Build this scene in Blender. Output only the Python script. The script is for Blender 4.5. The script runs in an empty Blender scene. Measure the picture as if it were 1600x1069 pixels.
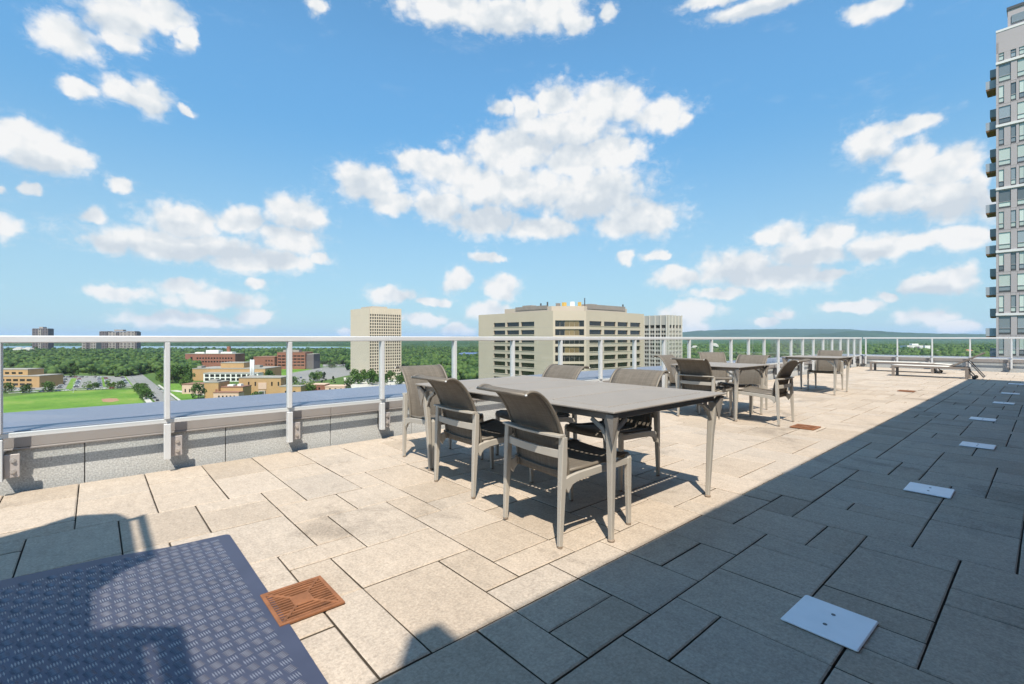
import bpy, math, random
import numpy as np
from mathutils import Vector

SC = bpy.context.scene
COL = SC.collection
rad = math.radians

# ------------------------------------------------------------------ camera
EYE = 1.15                       # metres above the paving
YAW = rad(-41.38)                # looking diagonally across the terrace grid
cam_d = bpy.data.cameras.new('camera')
cam_d.lens = 16.65
cam_d.sensor_width = 36.0
cam_d.sensor_fit = 'HORIZONTAL'
cam_d.shift_y = -0.0041
cam_d.clip_start = 0.05
cam_d.clip_end = 60000
cam = bpy.data.objects.new('camera', cam_d)
cam.location = (0, 0, EYE)
cam.rotation_euler = (rad(90), 0, YAW)
COL.objects.link(cam)
SC.camera = cam

# ------------------------------------------------------------------ exposure
SC.view_settings.view_transform = 'Standard'
SC.view_settings.look = 'None'
SC.view_settings.gamma = 1.0
SC.view_settings.exposure = 0.62
SC.view_settings.use_curve_mapping = False
SC.render.engine = 'CYCLES'
SC.cycles.use_denoising = True
SC.cycles.max_bounces = 6
SC.cycles.diffuse_bounces = 2
SC.cycles.glossy_bounces = 3
SC.cycles.transparent_max_bounces = 24
SC.cycles.volume_bounces = 0
SC.cycles.use_adaptive_sampling = True
SC.cycles.adaptive_threshold = 0.02
SC.cycles.sample_clamp_indirect = 8.0

# ------------------------------------------------------------------ sun
SUN_TO = Vector((0.433, 0.50, -1.0)).normalized()     # the way the light travels
sun_d = bpy.data.lights.new('sun', 'SUN')
sun_d.energy = 5.0
sun_d.angle = rad(0.55)
sun_d.color = (1.0, 0.905, 0.765)
sun = bpy.data.objects.new('sun', sun_d)
sun.rotation_euler = SUN_TO.to_track_quat('-Z', 'Y').to_euler()
sun.location = (-20, -25, 60)
COL.objects.link(sun)

# ------------------------------------------------------------------ sky with fair-weather cumulus
# cumulus puffs: azimuth from the terrace diagonal, tangent of elevation, half width, half height
CLOUDS = [
    (0.094, 0.502, 0.0603, 0.0511), (0.2, 0.487, 0.0974, 0.0556), (0.301, 0.449, 0.0801, 0.0387), 
    (0.35, 0.435, 0.0298, 0.0229), (0.027, 0.477, 0.0405, 0.0405), (-0.02, 0.481, 0.0338, 0.0243), 
    (0.108, 0.441, 0.1469, 0.0511), (0, 0.389, 0.1351, 0.0541), (-0.134, 0.352, 0.0796, 0.0402), 
    (-0.301, 0.314, 0.0764, 0.0439), (-0.251, 0.279, 0.057, 0.0288), (-0.187, 0.369, 0.0783, 0.0292), 
    (0.134, 0.372, 0.1062, 0.0536), (0.2, 0.381, 0.0779, 0.0464), (-0.027, 0.322, 0.1891, 0.0608), 
    (0.161, 0.304, 0.158, 0.0667), (-0.148, 0.278, 0.0793, 0.0401), (-0.054, 0.24, 0.0808, 0.0405), 
    (0.264, 0.239, 0.1007, 0.0444), (0.054, 0.233, 0.1078, 0.0297), (-0.425, 0.238, 0.0617, 0.0419), 
    (-0.516, 0.221, 0.0511, 0.0329), (-0.603, 0.204, 0.0733, 0.0356), (-0.721, 0.186, 0.029, 0.0173), 
    (-0.705, 0.147, 0.0353, 0.0206), (-0.594, 0.16, 0.1577, 0.0314), (-0.442, 0.187, 0.0773, 0.0342), 
    (-0.496, 0.146, 0.1255, 0.0262), (-0.385, 0.16, 0.0348, 0.0175), (-0.608, 0.09, 0.0455, 0.02), 
    (-0.689, 0.071, 0.0523, 0.0146), (-0.556, 0.069, 0.0877, 0.0207), (-0.603, 0.031, 0.1008, 0.0178), 
    (-0.496, 0.045, 0.0397, 0.0166), (-0.49, 0.103, 0.0294, 0.0143), (-0.134, 0.687, 0.1194, 0.0429), 
    (-0.014, 0.68, 0.1486, 0.0486), (0.081, 0.684, 0.0806, 0.0566), (0.134, 0.654, 0.0332, 0.0268), 
    (0.193, 0.674, 0.026, 0.0265), (0.397, 0.658, 0.069, 0.0174), (0.496, 0.622, 0.1255, 0.0214), 
    (0.656, 0.552, 0.0407, 0.0257), (-0.689, 0.53, 0.0603, 0.0521), (-0.639, 0.551, 0.0435, 0.0434), 
    (-0.681, 0.481, 0.0285, 0.0231), (-0.603, 0.521, 0.0165, 0.0245), (-0.656, 0.407, 0.0356, 0.0343), 
    (-0.689, 0.405, 0.0322, 0.0261), (-0.608, 0.397, 0.0146, 0.01), (-0.785, 0.28, 0.0574, 0.0401), 
    (-0.75, 0.28, 0.0325, 0.0217), (-0.812, 0.291, 0.032, 0.0326), (-0.818, 0.213, 0.0114, 0.0092), 
    (-0.789, 0.222, 0.0134, 0.0133), (-0.691, 0.25, 0.0225, 0.0167), (-0.818, 0.155, 0.024, 0.024), 
    (-0.75, 0.463, 0.0506, 0.0395), (-0.743, 0.386, 0.0293, 0.0179), (0.648, 0.327, 0.0473, 0.0409), 
    (0.697, 0.34, 0.0476, 0.0186), (0.705, 0.296, 0.047, 0.0309), (0.736, 0.268, 0.052, 0.0351), 
    (0.758, 0.273, 0.0357, 0.0393), (0.681, 0.229, 0.0571, 0.0315), (0.743, 0.217, 0.0513, 0.0448), 
    (0.779, 0.219, 0.0205, 0.0577), (0.713, 0.156, 0.0464, 0.0184), (0.758, 0.155, 0.0428, 0.0216), 
    (0.521, 0.191, 0.0457, 0.0328), (0.594, 0.177, 0.0418, 0.0336), (0.556, 0.153, 0.0877, 0.0367), 
    (0.656, 0.153, 0.0509, 0.0278), (0.442, 0.132, 0.0773, 0.0415), (0.338, 0.119, 0.0577, 0.0255), 
    (0.496, 0.111, 0.1255, 0.0333), (0.419, 0.084, 0.0676, 0.0123), (0.594, 0.11, 0.0371, 0.0112), 
    (-0.251, 0.089, 0.0609, 0.0209), (-0.161, 0.077, 0.0461, 0.0107), (-0.114, 0.118, 0.036, 0.0295), 
    (-0.02, 0.103, 0.0432, 0.0324), (-0.047, 0.058, 0.0405, 0.027), (-0.177, 0.037, 0.055, 0.0173), 
    (-0.114, 0.017, 0.04, 0.0188), (-0.057, 0.169, 0.0445, 0.0135), (0.245, 0.165, 0.0254, 0.0157), 
    (0.295, 0.165, 0.0247, 0.0129), (-0.332, 0.013, 0.0266, 0.0128), (0.362, 0.054, 0.0591, 0.0278), 
    (0.35, 0.023, 0.0537, 0.0229), (0.49, 0.027, 0.0294, 0.0119), (0.516, 0.042, 0.0286, 0.0141), 
    (0.626, 0.053, 0.0444, 0.0131), (0.669, 0.067, 0.0208, 0.0106), (0.732, 0.088, 0.0598, 0.0221), 
    (0.758, 0.101, 0.0285, 0.0196), (0.717, 0.031, 0.0384, 0.0183), (0.75, 0.013, 0.0361, 0.0119), 
    (-0.397, 0.648, 0.0276, 0.0199), 
]

BASES = [   # flat shaded undersides of the larger clouds
    (-0.027, 0.261, 0.1891, 0.0351), (0.174, 0.257, 0.1311, 0.0373), (0.108, 0.411, 0.1469, 0.0215),
    (-0.301, 0.294, 0.0616, 0.0206), (-0.566, 0.148, 0.1637, 0.0183), (-0.453, 0.214, 0.0874, 0.017),
    (-0.622, 0.182, 0.0625, 0.0154), (-0.594, 0.04, 0.0928, 0.0112), (-0.014, 0.649, 0.1486, 0.0189),
    (-0.785, 0.258, 0.0541, 0.0153), (-0.681, 0.502, 0.0571, 0.0189), (-0.661, 0.389, 0.0379, 0.0128),
    (0.728, 0.195, 0.0602, 0.0202), (0.656, 0.3, 0.0424, 0.015), (0.506, 0.116, 0.1241, 0.0213),
    (0.594, 0.143, 0.0835, 0.0134), (0.732, 0.076, 0.0523, 0.0101), (0.496, 0.611, 0.1255, 0.0119),
]
rnd = random.Random(11)
for _k in range(22):                                   # the same kind of sky goes on all the way round
    _az = rnd.uniform(1.0, 2 * math.pi - 1.0)
    _v = rnd.uniform(0.06, 0.8)
    for _j in range(1):
        CLOUDS.append((_az + rnd.uniform(-.13, .13), _v + rnd.uniform(-.03, .03),
                       rnd.uniform(.18, .36), rnd.uniform(.05, .10)))


class Nodes:
    """small helper for writing node trees"""
    def __init__(self, tree):
        self.t = tree
        self.n = tree.nodes
        self.l = tree.links

    def put(self, sock, val):
        if isinstance(val, bpy.types.NodeSocket):
            self.l.new(val, sock)
        elif val is not None:
            sock.default_value = val

    def math(self, op, a, b=None, c=None, clamp=False):
        n = self.n.new('ShaderNodeMath'); n.operation = op; n.use_clamp = clamp
        self.put(n.inputs[0], a)
        if b is not None: self.put(n.inputs[1], b)
        if c is not None: self.put(n.inputs[2], c)
        return n.outputs[0]

    def vec(self, op, a, b=None, c=None, out=0):
        n = self.n.new('ShaderNodeVectorMath'); n.operation = op
        self.put(n.inputs[0], a)
        if b is not None: self.put(n.inputs[1], b)
        if c is not None: self.put(n.inputs[2], c)
        return n.outputs[out]

    def noise(self, vec, scale, detail=3, rough=.55, dist=0.0, dim='3D', col=False):
        n = self.n.new('ShaderNodeTexNoise'); n.noise_dimensions = dim
        self.put(n.inputs['Vector'], vec)
        n.inputs['Scale'].default_value = scale
        n.inputs['Detail'].default_value = detail
        n.inputs['Roughness'].default_value = rough
        n.inputs['Distortion'].default_value = dist
        return n.outputs['Color' if col else 'Fac']

    def smooth(self, x, lo, hi, a=0.0, b=1.0):
        n = self.n.new('ShaderNodeMapRange'); n.interpolation_type = 'SMOOTHSTEP'
        self.put(n.inputs['Value'], x)
        n.inputs['From Min'].default_value = lo
        n.inputs['From Max'].default_value = hi
        n.inputs['To Min'].default_value = a
        n.inputs['To Max'].default_value = b
        return n.outputs['Result']

    def mix(self, f, a, b, mode='MIX'):
        n = self.n.new('ShaderNodeMix'); n.data_type = 'RGBA'; n.blend_type = mode
        self.put(n.inputs['Factor'], f)
        for k, v in ((6, a), (7, b)):
            if isinstance(v, tuple) and len(v) == 3: v = v + (1,)
            self.put(n.inputs[k], v)
        return n.outputs[2]

    def ramp(self, x, stops):
        n = self.n.new('ShaderNodeValToRGB')
        self.put(n.inputs[0], x)
        e = n.color_ramp.elements
        while len(e) < len(stops): e.new(0.5)
        for k, (p, c) in enumerate(stops):
            e[k].position = p; e[k].color = tuple(c) + (1,)
        return n.outputs[0]


world = bpy.data.worlds.new('World')
SC.world = world
world.use_nodes = True
W = Nodes(world.node_tree)
for n in list(W.n): W.n.remove(n)
sky = W.n.new('ShaderNodeTexSky'); sky.sky_type = 'NISHITA'
sky.sun_disc = False
sky.sun_elevation = math.asin(-SUN_TO.z)
sky.sun_rotation = math.atan2(-SUN_TO.x, -SUN_TO.y)
sky.altitude = 100
sky.air_density = 1.0
sky.dust_density = 0.6
sky.ozone_density = 2.0
tc = W.n.new('ShaderNodeTexCoord')
d = tc.outputs['Generated']
fwd = (-math.sin(YAW), math.cos(YAW), 0)
rgt = (math.cos(YAW), math.sin(YAW), 0)
dx = W.vec('DOT_PRODUCT', d, rgt, out=1)
dy = W.vec('DOT_PRODUCT', d, fwd, out=1)
az = W.math('ARCTAN2', dx, dy)
az = W.math('WRAP', az, 2 * math.pi - 1.6, -1.6)      # one continuous turn, seam behind the viewer
sp = W.n.new('ShaderNodeSeparateXYZ'); W.put(sp.inputs[0], d)
hyp = W.math('SQRT', W.math('ADD', W.math('MULTIPLY', dx, dx), W.math('MULTIPLY', dy, dy)))
tv = W.math('DIVIDE', sp.outputs[2], W.math('MAXIMUM', hyp, 0.05))
cb = W.n.new('ShaderNodeCombineXYZ'); W.put(cb.inputs[0], az); W.put(cb.inputs[1], tv)
p0 = cb.outputs[0]
w1 = W.vec('SUBTRACT', W.noise(p0, 9.0, 3, .6, col=True), (.5, .5, .5))
w2 = W.vec('SUBTRACT', W.noise(p0, 34.0, 3, .6, col=True), (.5, .5, .5))
p1 = W.vec('ADD', p0, W.vec('ADD', W.vec('MULTIPLY', w1, (.075, .04, 0)), W.vec('MULTIPLY', w2, (.024, .018, 0))))
best = None
for (a, v, ra, rv) in CLOUDS:
    q = W.vec('MULTIPLY_ADD', p1, (1 / ra, 1 / rv, 0), (-a / ra, -v / rv, 0))
    ln = W.vec('LENGTH', q, out=1)
    best = ln if best is None else W.math('MINIMUM', best, ln)
core = W.math('SUBTRACT', 1.0, best)
ub = None
for (a, v, ra, rv) in BASES:
    q = W.vec('MULTIPLY_ADD', p1, (1 / ra, 1 / rv, 0), (-a / ra, -v / rv, 0))
    ln = W.vec('LENGTH', q, out=1)
    ub = ln if ub is None else W.math('MINIMUM', ub, ln)
under = W.smooth(ub, .35, 1.5, 1.0, 0.0)
def cells(vec, scale):
    n = W.n.new('ShaderNodeTexVoronoi'); n.voronoi_dimensions = '2D'; n.feature = 'F1'
    W.put(n.inputs['Vector'], vec); n.inputs['Scale'].default_value = scale
    return n.outputs['Distance']
fb = W.noise(p0, 30.0, 8, .62)
pw = W.vec('ADD', p0, W.vec('MULTIPLY', w2, (.020, .020, 0)))
puff = W.math('SUBTRACT', 1.0, W.math('ADD', W.math('MULTIPLY', cells(pw, 19.0), .75), W.math('MULTIPLY', cells(pw, 47.0), .42)))
fine = W.noise(p0, 85.0, 5, .62)
dens = W.math('ADD', W.math('ADD', W.math('MULTIPLY', core, 1.3), W.math('MULTIPLY', W.math('SUBTRACT', fine, .5), .32)), W.math('ADD', W.math('MULTIPLY', W.math('SUBTRACT', puff, .5), .62),
              W.math('MULTIPLY', W.math('SUBTRACT', fb, .5), .75)))
alpha = W.smooth(dens, -.12, .60)
wisp = W.smooth(W.noise(W.vec('MULTIPLY', p0, (1, 2.2, 1)), 5.0, 8, .68), .56, .85, 0, .26)
low = W.smooth(tv, 0.0, .45, 1.0, 0.0)
lump = W.noise(p0, 13.0, 4, .55)
lump_up = W.noise(W.vec('ADD', p0, (-.008, .028, 0)), 13.0, 3, .55)
lit = W.math('ADD', .51, W.math('MULTIPLY', puff, .36))
lit = W.math('ADD', lit, W.math('MULTIPLY', W.math('SUBTRACT', lump, lump_up), 1.0))
lit = W.math('SUBTRACT', lit, W.math('MULTIPLY', under, .30))
lit = W.math('ADD', lit, W.math('MULTIPLY', W.math('SUBTRACT', fb, .5), .16), clamp=True)
cloud_col = W.ramp(lit, [(.38, (7.9, 8.7, 9.5)), (.58, (9.6, 10.1, 10.5)), (.74, (11.3, 11.35, 11.35))])
halo = W.math('MULTIPLY', W.smooth(dens, -.55, .30), W.smooth(W.noise(W.vec('MULTIPLY', p1, (1, 1.5, 1)), 48.0, 6, .7), .42, .78, 0, .62))
cl = W.math('MAXIMUM', W.math('MAXIMUM', alpha, halo), wisp)
skyc = W.vec('MULTIPLY', sky.outputs[0], (1.77, 2.79, 2.89))
deep = W.smooth(tv, 0.0, .60, .50, 1.0)
sk = W.vec('SCALE', skyc); W.put(sk.node.inputs['Scale'], deep); skyc = sk
skyc = W.mix(W.math('MULTIPLY', low, .7), skyc, (6.1, 8.7, 10.9))
bgc = W.mix(cl, skyc, cloud_col)
bg = W.n.new('ShaderNodeBackground'); bg.inputs['Strength'].default_value = 0.0535
W.put(bg.inputs['Color'], bgc)
wo = W.n.new('ShaderNodeOutputWorld'); W.l.new(bg.outputs[0], wo.inputs[0])
world.cycles.sampling_method = 'MANUAL'
world.cycles.sample_map_resolution = 512

# ------------------------------------------------------------------ mesh and object helpers
class MB:
    """collects shapes into one mesh"""
    def __init__(self):
        self.v = []; self.f = []

    def add(self, vs, fs):
        b = len(self.v)
        self.v += [tuple(p) for p in vs]
        self.f += [tuple(b + i for i in f) for f in fs]
        return self

    def box(self, x0, x1, y0, y1, z0, z1):
        vs = [(x, y, z) for z in (z0, z1) for x, y in ((x0, y0), (x1, y0), (x1, y1), (x0, y1))]
        return self.add(vs, [(3, 2, 1, 0), (4, 5, 6, 7), (0, 1, 5, 4), (1, 2, 6, 5), (2, 3, 7, 6), (3, 0, 4, 7)])

    def cbox(self, x0, x1, y0, y1, z0, z1, c=.004):
        """box with chamfered edges"""
        vs = []; fs = []
        rings = [(z0, c), (z0 + c, 0), (z1 - c, 0), (z1, c)]
        for z, k in rings:
            a, b, e, g = x0 + k, x1 - k, y0 + k, y1 - k
            m = c if k == 0 else c
            vs += [(a + m, e, z), (b - m, e, z), (b, e + m, z), (b, g - m, z),
                   (b - m, g, z), (a + m, g, z), (a, g - m, z), (a, e + m, z)]
        for r in range(3):
            for i in range(8):
                j = (i + 1) % 8
                fs.append((r * 8 + i, r * 8 + j, r * 8 + 8 + j, r * 8 + 8 + i))
        fs.append(tuple(range(7, -1, -1))); fs.append(tuple(range(24, 32)))
        return self.add(vs, fs)

    def prism(self, pts, z0, z1):
        n = len(pts)
        vs = [(x, y, z0) for x, y in pts] + [(x, y, z1) for x, y in pts]
        fs = [tuple(range(n - 1, -1, -1)), tuple(range(n, 2 * n))]
        fs += [(i, (i + 1) % n, n + (i + 1) % n, n + i) for i in range(n)]
        return self.add(vs, fs)

    def loft(self, rings, cap=True):
        n = len(rings[0]); vs = [p for r in rings for p in r]; fs = []
        for k in range(len(rings) - 1):
            for i in range(n):
                j = (i + 1) % n
                fs.append((k * n + i, k * n + j, k * n + n + j, k * n + n + i))
        if cap:
            fs.append(tuple(range(n - 1, -1, -1)))
            fs.append(tuple(range((len(rings) - 1) * n, len(rings) * n)))
        return self.add(vs, fs)

    def bar(self, path, sizes, side=(0, 1, 0), chamfer=.22):
        """rectangular section with chamfered corners swept along a path; sizes = (across side, other)"""
        P = [Vector(p) for p in path]; S = Vector(side).normalized(); rings = []
        for k, p in enumerate(P):
            t = (P[min(k + 1, len(P) - 1)] - P[max(k - 1, 0)]).normalized()
            s = (S - t * S.dot(t)).normalized(); u = t.cross(s)
            a, b = sizes[k] if k < len(sizes) else sizes[-1]
            a *= .5; b *= .5; c = min(a, b) * chamfer
            rings.append([p + s * x + u * y for x, y in ((-a + c, -b), (a - c, -b), (a, -b + c), (a, b - c),
                                                         (a - c, b), (-a + c, b), (-a, b - c), (-a, -b + c))])
        return self.loft(rings)

    def tube(self, path, r, n=8, flat=1.0, side=(0, 1, 0)):
        P = [Vector(p) for p in path]; S = Vector(side).normalized(); rings = []
        for k, p in enumerate(P):
            t = (P[min(k + 1, len(P) - 1)] - P[max(k - 1, 0)]).normalized()
            s = (S - t * S.dot(t))
            if s.length < 1e-4: s = t.orthogonal()
            s.normalize(); u = t.cross(s)
            rr = r[k] if isinstance(r, (list, tuple)) else r
            rings.append([p + s * (rr * math.cos(2 * math.pi * i / n)) + u * (rr * flat * math.sin(2 * math.pi * i / n)) for i in range(n)])
        return self.loft(rings)

    def sheet(self, grid, thick):
        """grid[i][j] of points -> a cloth of that thickness"""
        ni, nj = len(grid), len(grid[0])
        G = [[Vector(p) for p in row] for row in grid]
        N = []
        for i in range(ni):
            row = []
            for j in range(nj):
                a = G[min(i + 1, ni - 1)][j] - G[max(i - 1, 0)][j]
                b = G[i][min(j + 1, nj - 1)] - G[i][max(j - 1, 0)]
                row.append(a.cross(b).normalized() * thick * .5)
            N.append(row)
        vs = [G[i][j] + N[i][j] for i in range(ni) for j in range(nj)] + [G[i][j] - N[i][j] for i in range(ni) for j in range(nj)]
        o = ni * nj; fs = []
        for i in range(ni - 1):
            for j in range(nj - 1):
                q = (i * nj + j, i * nj + nj + j, i * nj + nj + j + 1, i * nj + j + 1)
                fs.append(q); fs.append(tuple(o + k for k in reversed(q)))
        edge = [(0, j) for j in range(nj)] + [(i, nj - 1) for i in range(1, ni)] + \
               [(ni - 1, j) for j in range(nj - 2, -1, -1)] + [(i, 0) for i in range(ni - 2, 0, -1)]
        for k in range(len(edge)):
            a = edge[k][0] * nj + edge[k][1]; b2 = edge[(k + 1) % len(edge)]; b = b2[0] * nj + b2[1]
            fs.append((a, b, o + b, o + a))
        return self.add(vs, fs)

    def mesh(self, name, mat, smooth=False):
        me = bpy.data.meshes.new(name)
        me.from_pydata(self.v, [], self.f)
        for m in (mat if isinstance(mat, (list, tuple)) else [mat]): me.materials.append(m)
        if smooth: me.shade_smooth()
        me.update()
        return me

    def build(self, name, mat, parent=None, smooth=False, loc=None, rotz=0.0):
        return link(name, self.mesh(name, mat, smooth), parent, loc, rotz)


def link(name, data, parent=None, loc=None, rotz=0.0):
    o = bpy.data.objects.new(name, data); COL.objects.link(o)
    if parent is not None: o.parent = parent
    if loc is not None: o.location = loc
    if rotz: o.rotation_euler = (0, 0, rotz)
    return o


def tag(o, label=None, cat=None, group=None, kind=None):
    if label: o['label'] = label
    if cat: o['category'] = cat
    if group: o['group'] = group
    if kind: o['kind'] = kind
    return o


def thing(name, label, cat, loc=(0, 0, 0), rotz=0.0, group=None):
    return tag(link(name, None, None, loc, rotz), label, cat, group)


def copy_tree(o, parent=None):
    c = o.copy(); COL.objects.link(c); c.parent = parent
    for ch in o.children: copy_tree(ch, c)
    return c


_cubes = {}
def cube(name, mat, parent, x0, x1, y0, y1, z0, z1, rotz=0.0):
    """axis-aligned block that shares its mesh with all blocks of that material"""
    me = _cubes.get(mat.name)
    if me is None:
        me = _cubes[mat.name] = MB().box(-.5, .5, -.5, .5, -.5, .5).mesh('block', mat)
    o = link(name, me, parent, ((x0 + x1) / 2, (y0 + y1) / 2, (z0 + z1) / 2), rotz)
    o.scale = (abs(x1 - x0), abs(y1 - y0), abs(z1 - z0))
    return o


def site(r, dist):
    """metres right of and ahead of the terrace diagonal -> world x, y"""
    return (-math.sin(YAW) * dist + math.cos(YAW) * r, math.cos(YAW) * dist + math.sin(YAW) * r)


# ------------------------------------------------------------------ materials
def material(name, col, rough=.6, metal=0.0, spec=.5):
    m = bpy.data.materials.new(name); m.use_nodes = True
    t = Nodes(m.node_tree); b = m.node_tree.nodes['Principled BSDF']
    b.inputs['Base Color'].default_value = tuple(col) + (1,)
    b.inputs['Roughness'].default_value = rough
    b.inputs['Metallic'].default_value = metal
    b.inputs['Specular IOR Level'].default_value = spec
    return m, t, b


def bump(t, b, h, strength, dist=.01):
    n = t.n.new('ShaderNodeBump'); n.inputs['Strength'].default_value = strength
    n.inputs['Distance'].default_value = dist
    t.put(n.inputs['Height'], h); t.l.new(n.outputs[0], b.inputs['Normal'])


def geo(t, out='Position'):
    return t.n.new('ShaderNodeNewGeometry').outputs[out]


def objc(t):
    return t.n.new('ShaderNodeTexCoord').outputs['Object']


def worn(name, col, var=.12, scale=3.0, rough=.6, metal=0.0, grain=0.0, gscale=200.0, spec=.5, use_obj=False):
    """plain colour with soft blotches, per-piece tint and fine grain"""
    m, t, b = material(name, col, rough, metal, spec)
    p = objc(t) if use_obj else geo(t)
    n1 = t.noise(p, scale, 5, .6)
    rv = t.n.new('ShaderNodeObjectInfo').outputs['Random']
    f = t.math('ADD', t.math('MULTIPLY', t.math('SUBTRACT', n1, .5), 2.2 * var),
               t.math('MULTIPLY', t.math('SUBTRACT', rv, .5), .5 * var))
    if grain:
        g = t.noise(p, gscale, 2, .6)
        f = t.math('ADD', f, t.math('MULTIPLY', t.math('SUBTRACT', g, .5), 2 * grain))
        bump(t, b, g, .35, .002)
    k = t.math('ADD', 1.0, f)
    c = t.vec('SCALE', tuple(col)); c.node.inputs['Scale'].default_value = 1
    t.put(c.node.inputs['Scale'], k)
    t.l.new(c, b.inputs['Base Color'])
    t.put(b.inputs['Roughness'], t.math('ADD', rough - .06, t.math('MULTIPLY', n1, .12), clamp=True))
    return m


def paver_material():
    m, t, b = material('paver_stone', (.5, .43, .34), .82, 0, .3)
    p = geo(t)
    rv = t.n.new('ShaderNodeObjectInfo').outputs['Random']
    ri = geo(t, 'Random Per Island')
    r = t.math('FRACT', t.math('ADD', rv, ri))
    tint = t.ramp(r, [(0, (.385, .322, .258)), (.3, (.435, .364, .293)), (.65, (.462, .392, .322)), (1, (.415, .358, .300))])
    n1 = t.noise(p, 2.2, 6, .65)
    n2 = t.noise(t.vec('MULTIPLY', p, (14, 5, 1)), 1.3, 5, .65, .4)
    n3 = t.noise(p, 78, 4, .75)
    n4 = t.noise(p, 26, 5, .7)
    k = t.math('ADD', .74, t.math('MULTIPLY', n1, .28))
    k = t.math('ADD', k, t.math('MULTIPLY', t.math('SUBTRACT', n2, .5), .36))
    k = t.math('ADD', k, t.math('MULTIPLY', t.math('SUBTRACT', n3, .5), 1.15))
    k = t.math('ADD', k, t.math('MULTIPLY', t.math('SUBTRACT', n4, .5), .42))
    stain = t.smooth(t.noise(p, 1.1, 7, .7, .8), .54, .70, 0, .26)
    k = t.math('SUBTRACT', k, stain)
    c = t.vec('SCALE', tint); t.put(c.node.inputs['Scale'], k)
    t.l.new(c, b.inputs['Base Color'])
    h = t.math('ADD', t.math('MULTIPLY', n2, .8), t.math('ADD', t.math('MULTIPLY', n3, .35), t.math('MULTIPLY', n4, .5)))
    bump(t, b, h, .75, .007)
    return m


def sling_material():
    m, t, b = material('woven_sling', (.40, .365, .32), .75, 0, .25)
    p = objc(t)
    s = t.n.new('ShaderNodeSeparateXYZ'); t.put(s.inputs[0], p)
    wv = t.math('SINE', t.math('MULTIPLY', s.outputs[1], 900.0))
    streak = t.noise(t.vec('MULTIPLY', p, (4, 170, 4)), 1.0, 3, .6)
    cross = t.noise(t.vec('MULTIPLY', p, (120, 8, 120)), 1.0, 3, .6)
    k = t.math('ADD', .42, t.math('ADD', t.math('MULTIPLY', streak, 1.0), t.math('MULTIPLY', t.math('SUBTRACT', cross, .5), .7)))
    k = t.math('ADD', k, t.math('MULTIPLY', t.noise(p, 7, 4, .6), .12))
    c = t.vec('SCALE', (.128, .112, .094)); t.put(c.node.inputs['Scale'], k)
    t.l.new(c, b.inputs['Base Color'])
    bump(t, b, t.math('ADD', t.math('MULTIPLY', wv, .4), streak), .4, .003)
    return m


def glass_material(name, tint, ior=1.5, gloss=1.0):
    m = bpy.data.materials.new(name); m.use_nodes = True
    t = Nodes(m.node_tree)
    for n in list(t.n): t.n.remove(n)
    tr = t.n.new('ShaderNodeBsdfTransparent'); tr.inputs[0].default_value = tuple(tint) + (1,)
    gl = t.n.new('ShaderNodeBsdfGlossy'); gl.inputs['Roughness'].default_value = .02
    fr = t.n.new('ShaderNodeLayerWeight'); fr.inputs[0].default_value = .5
    fa = t.math('ADD', .04, t.math('MULTIPLY', .96, t.math('POWER', fr.outputs['Facing'], 5.0)))
    mx = t.n.new('ShaderNodeMixShader'); t.put(mx.inputs[0], t.math('MULTIPLY', fa, gloss))
    t.l.new(tr.outputs[0], mx.inputs[1]); t.l.new(gl.outputs[0], mx.inputs[2])
    o = t.n.new('ShaderNodeOutputMaterial'); t.l.new(mx.outputs[0], o.inputs[0])
    return m


def window_material(name, col, rough=.08, var=.5):
    """building glazing: dark reflecting panes that differ from pane to pane"""
    m, t, b = material(name, col, rough, 0, .8)
    rv = t.n.new('ShaderNodeObjectInfo').outputs['Random']
    k = t.math('ADD', 1 - var * .5, t.math('MULTIPLY', rv, var))
    c = t.vec('SCALE', tuple(col)); t.put(c.node.inputs['Scale'], k)
    t.l.new(c, b.inputs['Base Color'])
    return m


def foliage_material(name, cols, scale=.15, island=True):
    m, t, b = material(name, cols[0], .75, 0, .2)
    p = geo(t)
    r = geo(t, 'Random Per Island')
    n1 = t.noise(p, scale, 4, .6)
    f = t.math('ADD', t.math('MULTIPLY', r, .62 if island else 0.0), t.math('MULTIPLY', n1, .5 if island else 1.0))
    rv = t.n.new('ShaderNodeObjectInfo').outputs['Random']
    f = t.math('ADD', f, t.math('MULTIPLY', t.math('SUBTRACT', rv, .5), .3))
    c = t.ramp(f, [(.2, cols[0]), (.5, cols[1]), (.8, cols[2])])
    t.l.new(c, b.inputs['Base Color'])
    return m


def ground_material(name, stops, s1, s2, rough=.9):
    m, t, b = material(name, stops[0][1], rough, 0, .2)
    p = geo(t)
    f = t.math('ADD', t.math('MULTIPLY', t.noise(p, s1, 6, .6), .65), t.math('MULTIPLY', t.noise(p, s2, 4, .6), .35))
    t.l.new(t.ramp(f, stops), b.inputs['Base Color'])
    return m


PAVER = paver_material()
JOINT = worn('joint_sand', (.085, .068, .05), .3, 30, .95, 0, .2, 300)
RAILW = worn('rail_aluminium', (.56, .57, .58), .06, 4, .38, .15)
COPING = worn('coping_metal', (.25, .262, .33), .14, 1.3, .40, .4)
FASCIA = worn('coping_fascia', (.33, .30, .29), .10, 2, .5, .2)
GRANITE = worn('parapet_concrete', (.40, .405, .40), .14, 2.0, .9, 0, .8, 85)
PLATEG = worn('bracket_plate', (.40, .37, .36), .10, 6, .5, .3)
BOLT = worn('bolt_steel', (.62, .58, .55), .15, 40, .35, .8)
GLASS = glass_material('rail_glass', (.962, .982, .982))
FRAME = worn('chair_paint', (.38, .355, .315), .07, 5, .42, .1, 0, 200, .5, True)
SLING = sling_material()
HEM = worn('sling_rail_paint', (.14, .122, .10), .12, 6, .5, .05, .06, 200, .4, True)
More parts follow.
